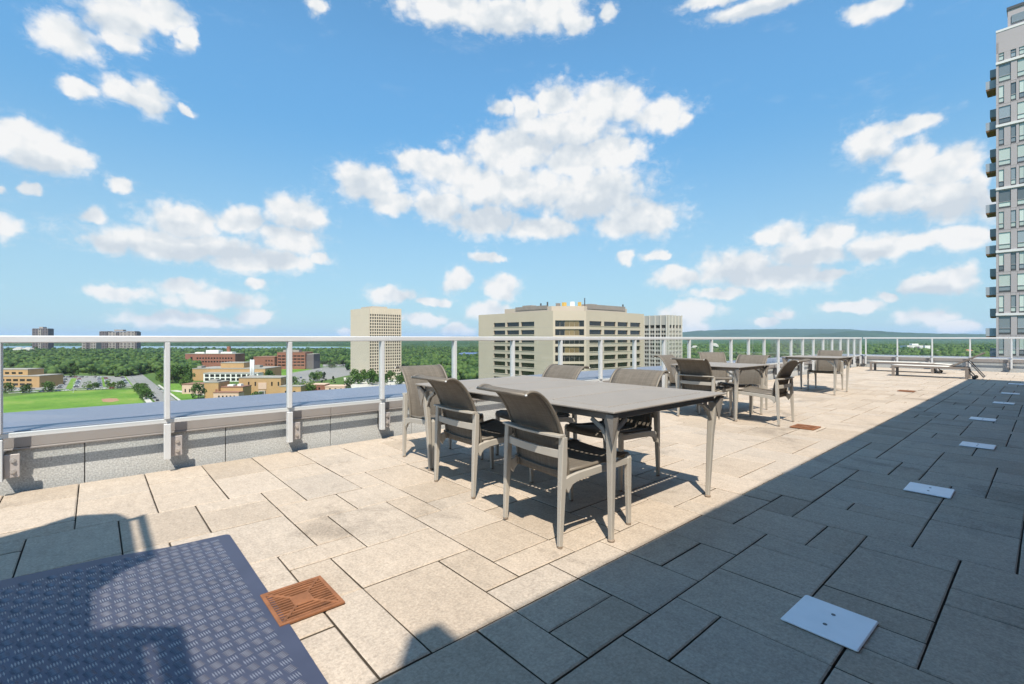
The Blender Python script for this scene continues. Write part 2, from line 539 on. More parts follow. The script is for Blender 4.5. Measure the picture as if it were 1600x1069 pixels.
TABLE = worn('table_paint', (.235, .216, .196), .10, 6, .62, .0, .10, 160, .25, True)
FOOT = worn('foot_cap', (.22, .17, .13), .2, 30, .6)
RUST = worn('rusted_iron', (.20, .082, .036), .60, 14, .85, .1, .25, 160)
STEEL = worn('cover_steel', (.84, .84, .87), .10, 9, .40, .1)
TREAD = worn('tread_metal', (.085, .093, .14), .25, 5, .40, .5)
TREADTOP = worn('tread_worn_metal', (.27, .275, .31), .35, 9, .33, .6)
DRAINSHADE = worn('drain_shade', (.02, .016, .012), .2, 10, .9)
WARMWALL = worn('penthouse_warm_bounce', (.50, .235, .165), .08, 1.5, .85, 0, .06, 120)  # reddish wall tone chosen to bounce warm light into the shaded paving
DARKMET = worn('dark_metal', (.10, .10, .105), .1, 5, .45, .4)
WOOD = worn('lounger_slats', (.20, .17, .15), .12, 8, .6)
CUSHION = worn('lounger_sling', (.60, .57, .52), .08, 8, .8)
RUBBER = worn('wheel_rubber', (.03, .03, .03), .1, 10, .8)

# ================================================================== the terrace
MX, MY = .2035, .1985                     # paver module along and across the terrace
X_AT = lambda n: 1.13 + MX * n
Y_AT = lambda m: .105 + MY * m
N0, N1, M0, M1 = -24, 107, -3, 25
WALL_Y, WALL_X = 5.13, 23.12              # faces of the two parapets
RAIL_Y, RAIL_X = 4.985, 22.98             # lines of the two railings

floor = tag(MB().box(-4, 23.3, -.6, 5.3, -.30, -.022).build('terrace_floor', JOINT), kind='structure')

# slabs read off the paving: (n0, n1, m0, m1) in modules
KNOWN = [(-4, -1, 13, 16), (-1, 0, 13, 15), (0, 2, 12, 15), (-2, 0, 12, 13), (-1, 2, 10, 12), (-2, -1, 10, 12),
         (-1, 1, 7, 10), (1, 3, 6, 7), (0, 1, 5, 7), (1, 3, 5, 6), (1, 2, 8, 10), (1, 3, 7, 8), (3, 5, 7, 8),
         (2, 4, 8, 9), (2, 4, 9, 11), (2, 4, 11, 13), (2, 3, 13, 15), (1, 3, 15, 17), (-1, 1, 15, 17),
         (-3, -1, 16, 18), (-3, -1, 18, 19), (-1, 0, 17, 19), (0, 2, 17, 20), (0, 2, 20, 22), (0, 2, 22, 25),
         (2, 3, 17, 19), (2, 5, 19, 21), (3, 5, 16, 19), (3, 5, 14, 16), (3, 5, 13, 14), (2, 4, 23, 25), (2, 4, 21, 23),
         (3, 5, 5, 7), (5, 7, 6, 7), (5, 7, 5, 6), (7, 9, 5, 7), (2, 4, 4, 5), (4, 6, 2, 5), (6, 8, 3, 5), (8, 9, 3, 5),
         (9, 11, 4, 6), (9, 11, 3, 4), (11, 13, 2, 5), (10, 11, 1, 3), (7, 10, 1, 3), (6, 7, 1, 3), (5, 6, 1, 2),
         (11, 14, 0, 2), (9, 11, -1, 1), (8, 9, -1, 1), (5, 8, -2, 1), (-3, 0, 5, 7), (0, 2, 3, 5), (2, 4, 2, 4),
         (-2, 0, 19, 22), (-2, 0, 22, 25), (-4, -2, 19, 21), (-5, -3, 16, 19), (-4, -2, 21, 23), (-4, -2, 23, 25), (-6, -4, 19, 22)]
SIZES = [(3, 2)] * 3 + [(2, 3)] * 3 + [(2, 2)] * 5 + [(2, 1)] * 6 + [(1, 2)] * 6
rnd = random.Random(5)
used = set(); slabs = []
for s in KNOWN:
    cells = [(i, j) for i in range(s[0], s[1]) for j in range(s[2], s[3])]
    if any(c in used for c in cells) or s[2] < M0: continue
    used.update(cells); slabs.append(s)
def lay(i, j, a, b):
    cells = [(x, y) for x in range(i, i + a) for y in range(j, j + b)]
    if i + a > N1 or j + b > M1 or any(c in used for c in cells): return False
    used.update(cells); slabs.append((i, i + a, j, j + b))
    return True
for _k in range(2600):                                # larger slabs thrown in at random so that no joint runs on
    lay(rnd.randrange(N0, N1), rnd.randrange(M0, M1), *rnd.choice(((3, 2), (2, 3), (2, 2), (2, 2), (2, 3))))
for i in range(N0, N1):
    for j in range(M0, M1):
        if (i, j) in used: continue
        for a, b in rnd.sample([(2, 1), (1, 2), (3, 1), (1, 3)], 4) + [(1, 1)]:
            if lay(i, j, a, b): break


def view_size(x0, x1, y0, y1):
    """how large a slab shows from where the photographer stood"""
    cx, cy = (x0 + x1) / 2, (y0 + y1) / 2
    f = -math.sin(YAW) * cx + math.cos(YAW) * cy
    if f < .4: return 0
    r = math.cos(YAW) * cx + math.sin(YAW) * cy
    if abs(r / f) > 1.25 or EYE / f > .95: return 0
    return (x1 - x0) * (y1 - y0) / f ** 3


def slab_shape(w, l, rg, mb=None, ox=0.0, oy=0.0, oz=0.0):
    g, c = .0036, .0055
    mb = mb or MB()
    a, b = w / 2 - g, l / 2 - g
    ring = ((-1, -1), (1, -1), (1, 1), (-1, 1))
    j = lambda s: rg.uniform(-s, s)
    vs = [(ox + sx * a, oy + sy * b, oz - .04) for sx, sy in ring]
    mid = [(ox + sx * a + j(.0012), oy + sy * b + j(.0012), oz - .0045) for sx, sy in ring]
    top = [(x - sx * c + j(.001), y - sy * c + j(.001), oz + j(.0004)) for (x, y, _), (sx, sy) in zip(mid, ring)]
    fs = []
    for r in (0, 4):
        for i in range(4):
            k = (i + 1) % 4
            fs.append((r + i, r + k, r + 4 + k, r + 4 + i))
    fs.append((8, 9, 10, 11))
    return mb.add(vs + mid + top, fs)


def dirty_sides(me):
    # soil packed against the flanks of each slab, the top stays clean
    for k, p in enumerate(me.polygons):
        if k % 9 < 4: p.material_index = 1
    return me


slabs.sort(key=lambda s: -view_size(X_AT(s[0]), X_AT(s[1]), Y_AT(s[2]), Y_AT(s[3])))
shapes = {}
rest = MB()
for k, (a, b, c, e) in enumerate(slabs):
    w, l = (b - a) * MX, (e - c) * MY
    x, y = (X_AT(a) + X_AT(b)) / 2, (Y_AT(c) + Y_AT(e)) / 2
    z = rnd.uniform(-.0015, .0015)
    if k < 300:
        key = (b - a, e - c, rnd.randrange(3))
        if key not in shapes:
            shapes[key] = dirty_sides(slab_shape(w, l, rnd).mesh('paver', [PAVER, JOINT]))
        o = link('paver', shapes[key], floor, (x, y, z))
        o.rotation_euler = (rnd.uniform(-.0025, .0025), rnd.uniform(-.0025, .0025), rnd.uniform(-.002, .002))
    else:
        slab_shape(w, l, rnd, rest, x, y, z)
far = tag(rest.build('far_pavers', [PAVER, JOINT], floor), kind='stuff')
dirty_sides(far.data)

# ------------------------------------------------------------------ parapets with metal coping
def parapet(name, label, along, a0, a1, face, sign):
    """along 'x' or 'y'; wall face at `face`, body on the far side"""
    root = thing(name, label, 'parapet', (0, 0, 0))
    def blk(nm, mat, p0, p1, q0, q1, z0, z1, c=.003):
        mb = MB()
        if along == 'x': mb.cbox(p0, p1, q0, q1, z0, z1, c)
        else: mb.cbox(q0, q1, p0, p1, z0, z1, c)
        return mb.build(nm, mat, root)
    blk('wall_core', DARKMET, a0, a1, face + .03, face + 1.15, -.3, .425)
    k = 0; p = a0
    while p < a1 - .05:
        q = min(a1, p + .985)
        blk('wall_panel', GRANITE, p + .003, q - .003, face, face + .05, -.05, .335)
        p = q
    p = a0
    while p < a1 - .05:
        q = min(a1, p + 2.955)
        blk('coping_sheet', COPING, p + .0015, q - .0015, face - .014, face + 1.30, .428, .452, .004)
        blk('coping_fascia', FASCIA, p + .0015, q - .0015, face - .012, face - .002, .325, .427, .003)
        blk('drip_edge', FASCIA, p + .0015, q - .0015, face - .018, face - .003, .308, .3235, .003)
        p = q
    return root


parapet('parapet', 'long grey concrete parapet with bluish metal coping behind the dining tables', 'x', -4.0, 24.45, WALL_Y, 1)
parapet('parapet', 'end parapet with metal coping behind the sun loungers', 'y', -6.0, 5.098, WALL_X, 1)

# ------------------------------------------------------------------ railings
def railing(name, label, along, posts, line, wall, end_extra):
    root = thing(name, label, 'railing', (0, 0, 0))
    sw = (lambda p, q, z: (p, q, z)) if along == 'x' else (lambda p, q, z: (q, p, z))
    def cb(nm, mat, p0, p1, q0, q1, z0, z1, par=root, c=.003):
        mb = MB()
        if along == 'x': mb.cbox(p0, p1, q0, q1, z0, z1, c)
        else: mb.cbox(q0, q1, p0, p1, z0, z1, c)
        return mb.build(nm, mat, par)
    lo, hi = posts[0] - .5, posts[-1] + end_extra
    # rails in lengths of five bays, butted with a hairline joint
    cuts = [lo] + [posts[i] + .075 for i in range(1, len(posts) - 1, 5)] + [hi]
    for p, q in zip(cuts, cuts[1:]):
        cb('top_rail', RAILW, p + .001, q - .001, line - .032, line + .032, 1.112, 1.166, root, .007)
        cb('bottom_rail', RAILW, p + .001, q - .001, line + .008, line + .032, .418, .456, root, .004)
    for k, p in enumerate(posts):
        po = MB()
        if along == 'x': po.cbox(p - .018, p + .018, line - .032, line + .0, .458, 1.11, .003); po.cbox(p - .022, p + .022, line + .002, line + .034, .458, 1.11, .003)
        else: po.cbox(line - .032, line, p - .018, p + .018, .458, 1.11, .003); po.cbox(line + .002, line + .034, p - .022, p + .022, .458, 1.11, .003)
        post = po.build('post', RAILW, root)
        cb('post_foot', RAILW, p - .024, p + .024, line - .030, line + .030, .115, .416, post)
        cb('bracket', PLATEG, p + .026, p + .108, line + .012, line + .024, .13, .30, post)
        cb('bracket_web', DARKMET, p + .012, p + .028, line + .032, wall - .001, .12, .31, post)
        for z in (.175, .255):
            m = MB(); c0 = p + .072
            for r, d0, d1 in ((.017, .012, .006), (.011, .006, -.004)):
                rings = [[sw(c0 + r * math.cos(i * math.pi / 5), line + d, z + r * math.sin(i * math.pi / 5)) for i in range(10)] for d in (d0, d1)]
                if along == 'x': rings = rings[::-1]
                m.loft(rings)
            m.build('bolt', BOLT, post)
    for p, q in zip(posts, posts[1:]):
        cb('glass_pane', GLASS, p + .026, q - .026, line - .004, line + .004, .462, 1.108, root, .001)
    return root


left_posts = [.465 + .985 * i for i in range(-4, 23)]
left_posts[-1] = RAIL_X - 1.0
railing('railing', 'white aluminium railing with glass panes along the long parapet', 'x', left_posts + [RAIL_X - .06], RAIL_Y, WALL_Y, .09)
railing('railing', 'short end railing with glass panes behind the sun loungers', 'y', [-5.16 + i for i in range(10)] + [RAIL_Y - .16], RAIL_X, WALL_X, .09)

# ------------------------------------------------------------------ covers, drains, tread plate
def cover(x, y, label):
    root = thing('floor_cover', label, 'cover plate', (x, y, 0), rnd.uniform(-.03, .03), 'steel covers in the shaded paving')
    MB().cbox(-.139, .139, -.132, .132, .003, .013, .004).build('plate', STEEL, root)
    for sx in (-.05, .05):
        MB().loft([[(sx + .008 * math.cos(i * .785), .008 * math.sin(i * .785), z) for i in range(8)] for z in (.0125, .0145)]).build('screw', DARKMET, root)


for x, y, l in ((2.225, .588, 'square brushed steel cover plate, the largest in the shaded row, over grey slabs'),
             (4.70, .597, 'steel cover plate in the shade, second along from the largest one'),
             (7.03, .505, 'steel cover plate in the shade, third along from the largest one'),
             (9.36, .62, 'steel cover plate in the shade, fourth along from the largest one'),
             (11.95, .53, 'steel cover plate in the shade, fifth along from the largest one'),
             (14.1, .53, 'steel cover plate in the shade, sixth along from the largest one'),
             (17.1, .55, 'steel cover plate at the end of the shaded row, by the sun loungers')):
    cover(x, y, l)


def drain(x, y, w, l, label):
    root = thing('floor_drain', label, 'drain', (x, y, 0), 0, 'rusty drains in the sunny paving')
    MB().box(-w / 2 + .002, w / 2 - .002, -l / 2 + .002, l / 2 - .002, .002, .004).build('drain_shade_sheet', DRAINSHADE, root)  # flat dark sheet over the slabs, its colour stands for the pit's shade
    fr = MB(); e = .016
    for a in ((-w / 2, w / 2, -l / 2, -l / 2 + e), (-w / 2, w / 2, l / 2 - e, l / 2), (-w / 2, -w / 2 + e, -l / 2 + e, l / 2 - e), (w / 2 - e, w / 2, -l / 2 + e, l / 2 - e)):
        fr.cbox(*a, .0045, .016, .002)
    fr.build('frame', RUST, root)
    # bars running with the terrace, crossed by a diagonal star
    n = int((l - 2 * e) / .0205)
    for k in range(n):
        q = -l / 2 + e + (l - 2 * e) * (k + .5) / n
        MB().box(-w / 2 + e + .001, w / 2 - e - .001, q - .0048, q + .0048, .005, .0138 + (k % 2) * .0006).build('grate_bar', RUST, root)
    for s in (-1, 1):
        MB().bar([(-w / 2 + .018, s * (-l / 2 + .018), .0105), (w / 2 - .018, s * (l / 2 - .018), .0105)], [(.0105, .012)] * 2, (0, 0, 1)).build('grate_rib', RUST, root)
    MB().cbox(-.04, .04, -.045, .045, .006, .0158, .002).build('grate_centre', RUST, root)


drain(.678, 2.155, .262, .30, 'rusty iron drain grate beside the metal tread plate')
drain(6.82, 2.065, .30, .27, 'rusty drain grate in open paving near the small square table')
drain(13.06, 2.03, .30, .27, 'small rusty drain grate between the farthest table and the loungers')

tp = thing('tread_plate', 'blue grey metal tread plate with raised bars lying on the paving', 'tread plate', (0, 0, 0))
xr, yt = .572, 3.185
pts = [(-2.2, .7), (xr - .01, .7)]
pts += [(xr, 1.0), (xr + .012, 2.2), (xr + .014, yt - .2)]
pts += [(xr + .014 - .028 * (1 - math.cos(a)), yt - .058 + .03 * math.sin(a)) for a in (0, .4, .8, 1.2, 1.57)]
pts += [(.3, yt - .015), (.05, yt + .045), (-.4, yt + .075), (-1.2, yt + .09), (-2.2, yt + .09)]
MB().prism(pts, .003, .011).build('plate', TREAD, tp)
tr = MB()
pit = .047
for i in range(int(2.7 / pit)):
    for j in range(int(2.45 / pit)):
        cx, cy = -2.127 + i * pit, .74 + j * pit
        if cx > xr - .010 or cy > yt - .035 - max(0, (cx - .35)) * .2: continue
        dirx = (i + j) % 2
        for k in range(5):
            o = (k - 2) * .0082
            ang = rad(18) if dirx else rad(100)
            ux, uy = math.cos(ang), math.sin(ang)
            px, py = cx - uy * o, cy + ux * o
            h = .0195
            a = (px - ux * h, py - uy * h); b = (px + ux * h, py + uy * h)
            wx, wy = -uy * .0030, ux * .0030
            tr.add([(a[0], a[1], .0108), (px - wx, py - wy, .0108), (b[0], b[1], .0108), (px + wx, py + wy, .0108),
                    (px - ux * .009, py - uy * .009, .0132), (px + ux * .009, py + uy * .009, .0132)],
                   [(0, 1, 5, 4), (1, 2, 5), (2, 3, 4, 5), (3, 0, 4)])
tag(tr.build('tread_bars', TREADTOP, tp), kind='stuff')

# ------------------------------------------------------------------ the penthouse and an added shadow-casting panel (behind the viewer)
ph = thing('penthouse', 'low penthouse behind the shaded paving, walls coloured to bounce warm light', 'building', (-1.05, -.5, 0))
MB().box(0, 17.75, -6.5, 0, -.3, 3.9).build('wall', WARMWALL, ph)
MB().cbox(-.004, 17.754, -6.504, .004, 3.902, 4.0, .01).build('roof_coping', DARKMET, ph)
MB().cbox(.004, .15, -.35, -.11, 4.002, 4.5, .01).build('roof_vent', DARKMET, ph)
for x in (5.2, 10.4):
    dr = MB().cbox(x, x + .95, .003, .05, .02, 2.1, .005).build('door', DARKMET, ph)
    MB().cbox(x + .83, x + .88, .052, .09, .95, 1.1, .004).build('handle', STEEL, dr)
for x in (1.6, 3.2, 7.4, 12.4, 14.4):
    wf = MB().cbox(x, x + 1.3, .003, .04, .9, 2.3, .005).build('window', STEEL, ph)
    MB().box(x + .06, x + 1.24, .042, .046, .96, 2.24).build('pane', DARKMET, wf)

cz, ox, oy = 3.0, -1.299, -1.5
cn = thing('shadow_caster', 'unseen slotted panel on posts, added to cast the shadow on the tread plate', 'shadow caster', (0, 0, 0))  # invented object, cut to the outline of the shadow it throws
sh = lambda pts: [(x + ox, y + oy) for x, y in pts]
MB().prism(sh([(-1.9, 1.2), (-.012, 1.2), (-.012, 2.83), (.04, 2.875), (.09, 2.975), (.158, 3.02), (.158, 3.84), (.10, 4.02), (-.05, 4.12), (-.12, 4.15),
               (-.26, 4.06), (-.41, 3.99), (-1.9, 3.9)]), cz, cz + .03).build('caster_panel', DARKMET, cn)
MB().prism(sh([(.158, 3.02), (.235, 3.06), (.238, 3.89), (.158, 3.855), (.158, 3.815), (.197, 3.815), (.197, 3.16), (.158, 3.15)]), cz + .002, cz + .028).build('side_frame', DARKMET, cn)
MB().prism(sh([(-.012, 1.2), (.133, 1.2), (.133, 2.37), (-.012, 2.46)]), cz + .001, cz + .029).build('caster_panel', DARKMET, cn)
MB().prism(sh([(.133, 2.215), (.165, 2.215), (.165, 1.2), (.24, 1.2), (.255, 2.26), (.133, 2.36)]), cz + .002, cz + .028).build('side_frame', DARKMET, cn)
for x, y in ((-3.1, -.2), (-3.1, 2.3)):
    MB().cbox(x - .05, x + .05, y - .05, y + .05, .003, 3.0, .006).build('post', DARKMET, cn)

# ================================================================== furniture
def make_chair():
    """armless sling chair: local x forward, rear posts on x = 0"""
    root = thing('sling_chair', 'chair', 'chair')
    W2 = .258
    for s in (-1, 1):
        lg = MB().bar([(-.012, s * W2, .014), (0, s * W2, .30), (.008, s * W2, .46), (.012, s * W2, .604)],
                      [(.024, .026), (.034, .036), (.040, .040), (.040, .034)]).build('leg', FRAME, root)
        MB().loft([[(-.012 + r * math.cos(i * .6283), s * W2 + r * math.sin(i * .6283), z) for i in range(10)] for r, z in ((.012, .002), (.015, .004), (.015, .0135))]).build('foot_cap', FOOT, lg)
        lg = MB().bar([(.552, s * W2, .014), (.545, s * W2, .25), (.545, s * W2, .415), (.545, s * W2, .436)],
                      [(.022, .026), (.030, .034), (.032, .036), (.018, .022)]).build('leg', FRAME, root)
        MB().loft([[(.552 + r * math.cos(i * .6283), s * W2 + r * math.sin(i * .6283), z) for i in range(10)] for r, z in ((.012, .002), (.015, .004), (.015, .0135))]).build('foot_cap', FOOT, lg)
        MB().bar([(.019, s * W2, .330), (.035, s * W2, .342), (.065, s * W2, .360), (.12, s * W2, .373), (.30, s * W2, .386), (.528, s * W2, .398)],
                 [(.022, .092), (.022, .072), (.022, .054), (.022, .045), (.022, .042), (.022, .040)]).build('side_rail', FRAME, root)
        # curved upright that carries the back cloth
        prof = BACK
        MB().tube([(x, s * .232, z) for x, z in prof], .012, 8, .8).build('back_rail', HEM, root, True)
        MB().tube([(.045, s * .226, .402), (.20, s * .226, .404), (.40, s * .226, .418), (.535, s * .226, .436), (.575, s * .226, .428), (.59, s * .226, .405)], .012, 8).build('seat_rail', HEM, root, True)
    # low rear frame: flat top bar and a broad bar under it, both bowed back a little
    n = 8
    bow = lambda t: -.028 * (1 - t * t)
    MB().bar([(.0 + bow(t), t * (W2 + .012), .611) for t in [(-1 + 2 * i / n) for i in range(n + 1)]], [(.048, .013)], (1, 0, 0)).build('top_bar', FRAME, root)
    MB().bar([(.010 + bow(t) * .7, t * (W2 - .021), .507) for t in [(-1 + 2 * i / n) for i in range(n + 1)]], [(.018, .046)], (1, 0, 0)).build('back_bar', FRAME, root)
    MB().bar([(.30, -W2 + .012, .372), (.30, W2 - .012, .372)], [(.03, .02)], (1, 0, 0)).build('cross_bar', FRAME, root)
    # cloth
    ys = [-.222 + .444 * i / 8 for i in range(9)]
    bk = MB().sheet([[(x + .012 * (1 - (y / .222) ** 2) * -1 * min(1, (z - .3) * 3), y, z) for y in ys] for x, z in BACK], .006)
    bk.build('backrest', SLING, root, True)
    seat = [(.05, .400), (.13, .398), (.24, .400), (.36, .409), (.47, .424), (.535, .436), (.57, .432), (.592, .412), (.588, .392)]
    MB().sheet([[(x, y, z - .012 * (1 - (y / .222) ** 2)) for y in ys] for x, z in seat], .007).build('seat', SLING, root, True)
    # rolled hem at the head with its two end plugs
    x, z = BACK[-1]
    MB().tube([(x, -.236, z), (x, .236, z)], .0095, 10, 1, (0, 0, 1)).build('head_bar', HEM, root, True)
    for s in (-1, 1):
        MB().tube([(x, s * .2365, z), (x, s * .247, z)], .0065, 8, 1, (0, 0, 1)).build('end_plug', RAILW, root, True)
    return root


def curve(pts, n):
    """smooth polyline through control points (Catmull-Rom)"""
    P = [pts[0]] + list(pts) + [pts[-1]]; out = []
    for k in range(1, len(P) - 2):
        for i in range(n):
            t = i / n
            out.append(tuple(.5 * ((2 * b) + (c - a) * t + (2 * a - 5 * b + 4 * c - e) * t * t + (-a + 3 * b - 3 * c + e) * t ** 3)
                             for a, b, c, e in zip(P[k - 1], P[k], P[k + 1], P[k + 2])))
    out.append(tuple(pts[-1]))
    return out


BACK = curve([(.075, .345), (.066, .44), (.043, .56), (.000, .68), (-.065, .785), (-.135, .848), (-.195, .862), (-.232, .848)], 3)
chair0 = make_chair()
CH = [
    (1.942, 2.023, -5.5, 'dark backed chair at the long table, beside its corner leg near the shade', 'chairs at the long table'),
    (2.053, 2.985, -1.5, 'dark backed chair at the long table, between another dark back and the end chair', 'chairs at the long table'),
    (2.50, 4.10, -92, 'sling chair at the narrow end of the long table, beside the glass railing', 'chairs at the long table'),
    (3.49, 2.41, 183, 'pale backed sling chair across the long table, nearer the table end with the shade', 'chairs at the long table'),
    (3.50, 3.30, 178, 'pale backed sling chair across the long table, next to the end chair by the railing', 'chairs at the long table'),
    (6.43, 3.34, 0, 'dark backed sling chair pushed up to the middle square table, backing onto the long table', 'chairs at the middle table'),
    (6.92, 2.335, 90, 'sling chair drawn up to the middle square table next to a rusty drain', 'chairs at the middle table'),
    (8.05, 3.25, 180, 'pale rumpled sling chair across the middle square table', 'chairs at the middle table'),
    (7.05, 4.03, -88, 'sling chair tucked under the railing side of the middle square table', 'chairs at the middle table'),
    (9.05, 4.33, 222, 'lone sling chair standing by the glass railing beyond the middle square table', None),
    (12.45, 3.30, 181, 'single sling chair at the small square table before the loungers', None),
]
for k, (x, y, a, lab, grp) in enumerate(CH):
    c = chair0 if k == 0 else copy_tree(chair0)
    c.location = (x, y, 0); c.rotation_euler = (0, 0, rad(a)); c['label'] = lab
    c['group'] = grp or 'sling chairs'


def make_table(name, label, x0, x1, y0, y1, h, ncross, group):
    root = thing(name, label, 'table', ((x0 + x1) / 2, (y0 + y1) / 2, 0), 0, group)
    a, b = (x1 - x0) / 2, (y1 - y0) / 2
    t0, t1 = h - .012, h
    e, g = .125, .017                       # border width and slot width
    # border boards
    MB().cbox(-a, a, -b, -b + e, t1 - .012, t1, .003).build('top_border', TABLE, root)
    MB().cbox(-a, a, b - e, b, t1 - .012, t1, .003).build('top_border', TABLE, root)
    for s in (-1, 1):
        MB().cbox(*sorted((s * a, s * (a - e))), -b + e + .001, b - e - .001, t1 - .012, t1, .003).build('top_border', TABLE, root)
    # inner panels with open slots between them, bridged at short steps
    yy = [-b + e + g + (2 * (b - e) - g) * k / ncross for k in range(ncross + 1)]
    br = MB(); ia = a - e - g
    for k in range(ncross):
        MB().cbox(-ia, ia, yy[k], yy[k + 1] - g, t0 + .001, t1 - .0005, .003).build('top_panel', TABLE, root)
    def bridges(p0, p1, at, horiz):
        q = p0 + .02
        while q < p1 - .02:
            if horiz: br.box(q, q + .014, at - .002, at + g + .002, t0 + .003, t1 - .003)
            else: br.box(at - .002, at + g + .002, q, q + .014, t0 + .003, t1 - .003)
            q += .040
    for k in range(ncross + 1): bridges(-ia, ia, yy[k] - g, True)
    for s in (-a + e, a - e - g): bridges(-b + e, b - e, s, False)
    br.build('slot_bridges', TABLE, root)
    # apron
    i = .062
    MB().cbox(-a + i, a - i, -b + i, -b + i + .02, h - .060, h - .0135, .003).build('apron', TABLE, root)
    MB().cbox(-a + i, a - i, b - i - .02, b - i, h - .060, h - .0135, .003).build('apron', TABLE, root)
    for s in (-1, 1):
        MB().cbox(*sorted((s * (a - i), s * (a - i - .02))), -b + i + .021, b - i - .021, h - .060, h - .0135, .003).build('apron', TABLE, root)
    for k in range(1, ncross):
        MB().cbox(-a + i + .022, a - i - .022, yy[k] + .02, yy[k] + .05, h - .045, h - .0135, .003).build('cross_beam', TABLE, root)
    for sx in (-1, 1):
        for sy in (-1, 1):
            fx_, fy_ = sx * (a - .098), sy * (b - .092)
            tx, ty = sx * (a - .066), sy * (b - .066)
            lg = MB().bar([(fx_, fy_, .016), (fx_ + (tx - fx_) * .5, fy_ + (ty - fy_) * .5, .45), (tx, ty, h - .067)],
                          [(.027, .027), (.042, .042), (.056, .056)], (1, 0, 0), .3).build('leg', FRAME, root)
            # pointed corner bracket reaching up and out to the table corner
            m = MB()
            bx, by = tx + sx * .0295, ty + sy * .0295
            cx, cy = sx * (a - .012), sy * (b - .012)
            zt = h - .0675
            m.add([(bx, by, h - .20), (tx - sx * .03, by, zt), (cx - sx * .05, cy, h - .022), (cx, cy, h - .022), (cx, cy - sy * .05, h - .022), (bx, ty - sy * .03, zt),
                   (tx, ty, zt)], [(0, 1, 2, 3), (0, 3, 4, 5), (1, 6, 2), (6, 4, 3, 2), (6, 5, 4), (0, 6, 1), (0, 5, 6)])
            m.build('corner_bracket', TABLE, lg)
            for ux, uy in ((-sx, 0), (0, -sy)):
                MB().bar([(tx + ux * .022, ty + uy * .022, h - .19), (tx + ux * .06, ty + uy * .06, h - .115), (tx + ux * .14, ty + uy * .14, h - .0665)],
                         [(.014, .024)] * 3, (uy, ux, 0)).build('leg_brace', FRAME, lg)
            MB().loft([[(fx_ + r * math.cos(i_ * .5236), fy_ + r * math.sin(i_ * .5236), z) for i_ in range(12)] for r, z in ((.017, .002), (.021, .004), (.021, .010), (.014, .0155))]).build('foot_cap', FOOT, lg)
    return root


make_table('dining_table', 'long rectangular grey metal dining table with slotted top', 2.09, 3.43, 1.545, 3.65, .752, 4, None)
make_table('square_table', 'small square grey metal table ringed by four sling chairs', 6.53, 7.59, 2.765, 3.80, .752, 2, 'small square tables')
make_table('square_table', 'small square grey metal table with a single chair, before the loungers', 11.02, 12.08, 2.755, 3.80, .752, 2, 'small square tables')


def make_lounger(label, x, y, raised):
    """local y runs from the foot end (0) to the head (-)"""
    root = thing('sun_lounger', label, 'sun lounger', (x, y, 0), 0, 'sun loungers by the end railing')
    w, L, h = .31, 1.95, .325
    hinge = 1.28
    for s in (-1, 1):
        MB().cbox(*sorted((s * w, s * (w - .035))), -1.68, 0, h - .055, h, .004).build('side_frame', WOOD, root)
        for yy in (-.045, -1.655):
            lg = MB().cbox(*sorted((s * w - s * .001, s * (w - .034))), yy - .035, yy + .035, .003, h - .056, .004).build('leg', WOOD, root)
    MB().cbox(-w + .036, w - .036, -.04, -.004, h - .05, h - .004, .003).build('end_frame', WOOD, root)
    MB().cbox(-w + .036, w - .036, -1.676, -1.64, h - .05, h - .004, .003).build('end_frame', WOOD, root)
    ys = [-.275 + .55 * i / 6 for i in range(7)]
    MB().sheet([[(x_, -hinge * k / 8, h + .006 - .01 * math.sin(math.pi * k / 8) * (1 - (x_ / .3) ** 2)) for x_ in ys] for k in range(9)], .008).build('seat', CUSHION, root, True)
    ang = rad(31) if raised else rad(-2.5)
    bl = .80
    d = lambda t, o=0: (-hinge - .01 - t * math.cos(ang) + o * math.sin(ang), h + .006 + t * math.sin(ang) + o * math.cos(ang))
    bk = link('backrest', None, root)
    MB().sheet([[(x_,) + d(bl * k / 6) for x_ in ys] for k in range(7)], .008).build('back_sling', CUSHION if not raised else WOOD, bk, True)
    for s in (-1, 1):
        MB().bar([(s * .27,) + d(0, -.02), (s * .27,) + d(bl, -.02)], [(.026, .026)] * 2, (1, 0, 0)).build('back_frame', WOOD, bk)
    for t in (.1, .3, .5, .7):
        MB().bar([(-.256,) + d(t, -.022), (.256,) + d(t, -.022)], [(.02, .016)] * 2, (0, 1, 0)).build('back_slat', DARKMET, bk)
    if raised:
        for s in (-1, 1):
            y1_, z1_ = d(.42, -.035)
            MB().bar([(s * .22, y1_, z1_), (s * .22, -1.98, .075)], [(.018, .024)] * 2, (1, 0, 0)).build('prop_arm', DARKMET, root)
        MB().tube([(-.25, -1.98, .075), (.25, -1.98, .075)], .012, 8, 1, (0, 0, 1)).build('prop_bar', DARKMET, root)
    for s in (-1, 1):
        c = (s * (w - .07), -1.80, .052)
        MB().loft([[(c[0] + dx_, c[1] + r * math.cos(i * .5236), c[2] + r * math.sin(i * .5236)) for i in range(12)] for r, dx_ in ((.03, -.018), (.05, -.014), (.05, .014), (.03, .018))]).build('wheel', RUBBER, root)
        MB().bar([(s * (w - .05), -1.66, h - .08), (s * (w - .05), -1.80, .052)], [(.016, .03)] * 2, (1, 0, 0)).build('wheel_arm', DARKMET, root)
    return root


make_lounger('sun lounger with its backrest propped up, at the edge of the shade', 18.40, 3.17, True)
make_lounger('sun lounger lying flat, between the propped up lounger and the end railing', 20.55, 4.15, False)

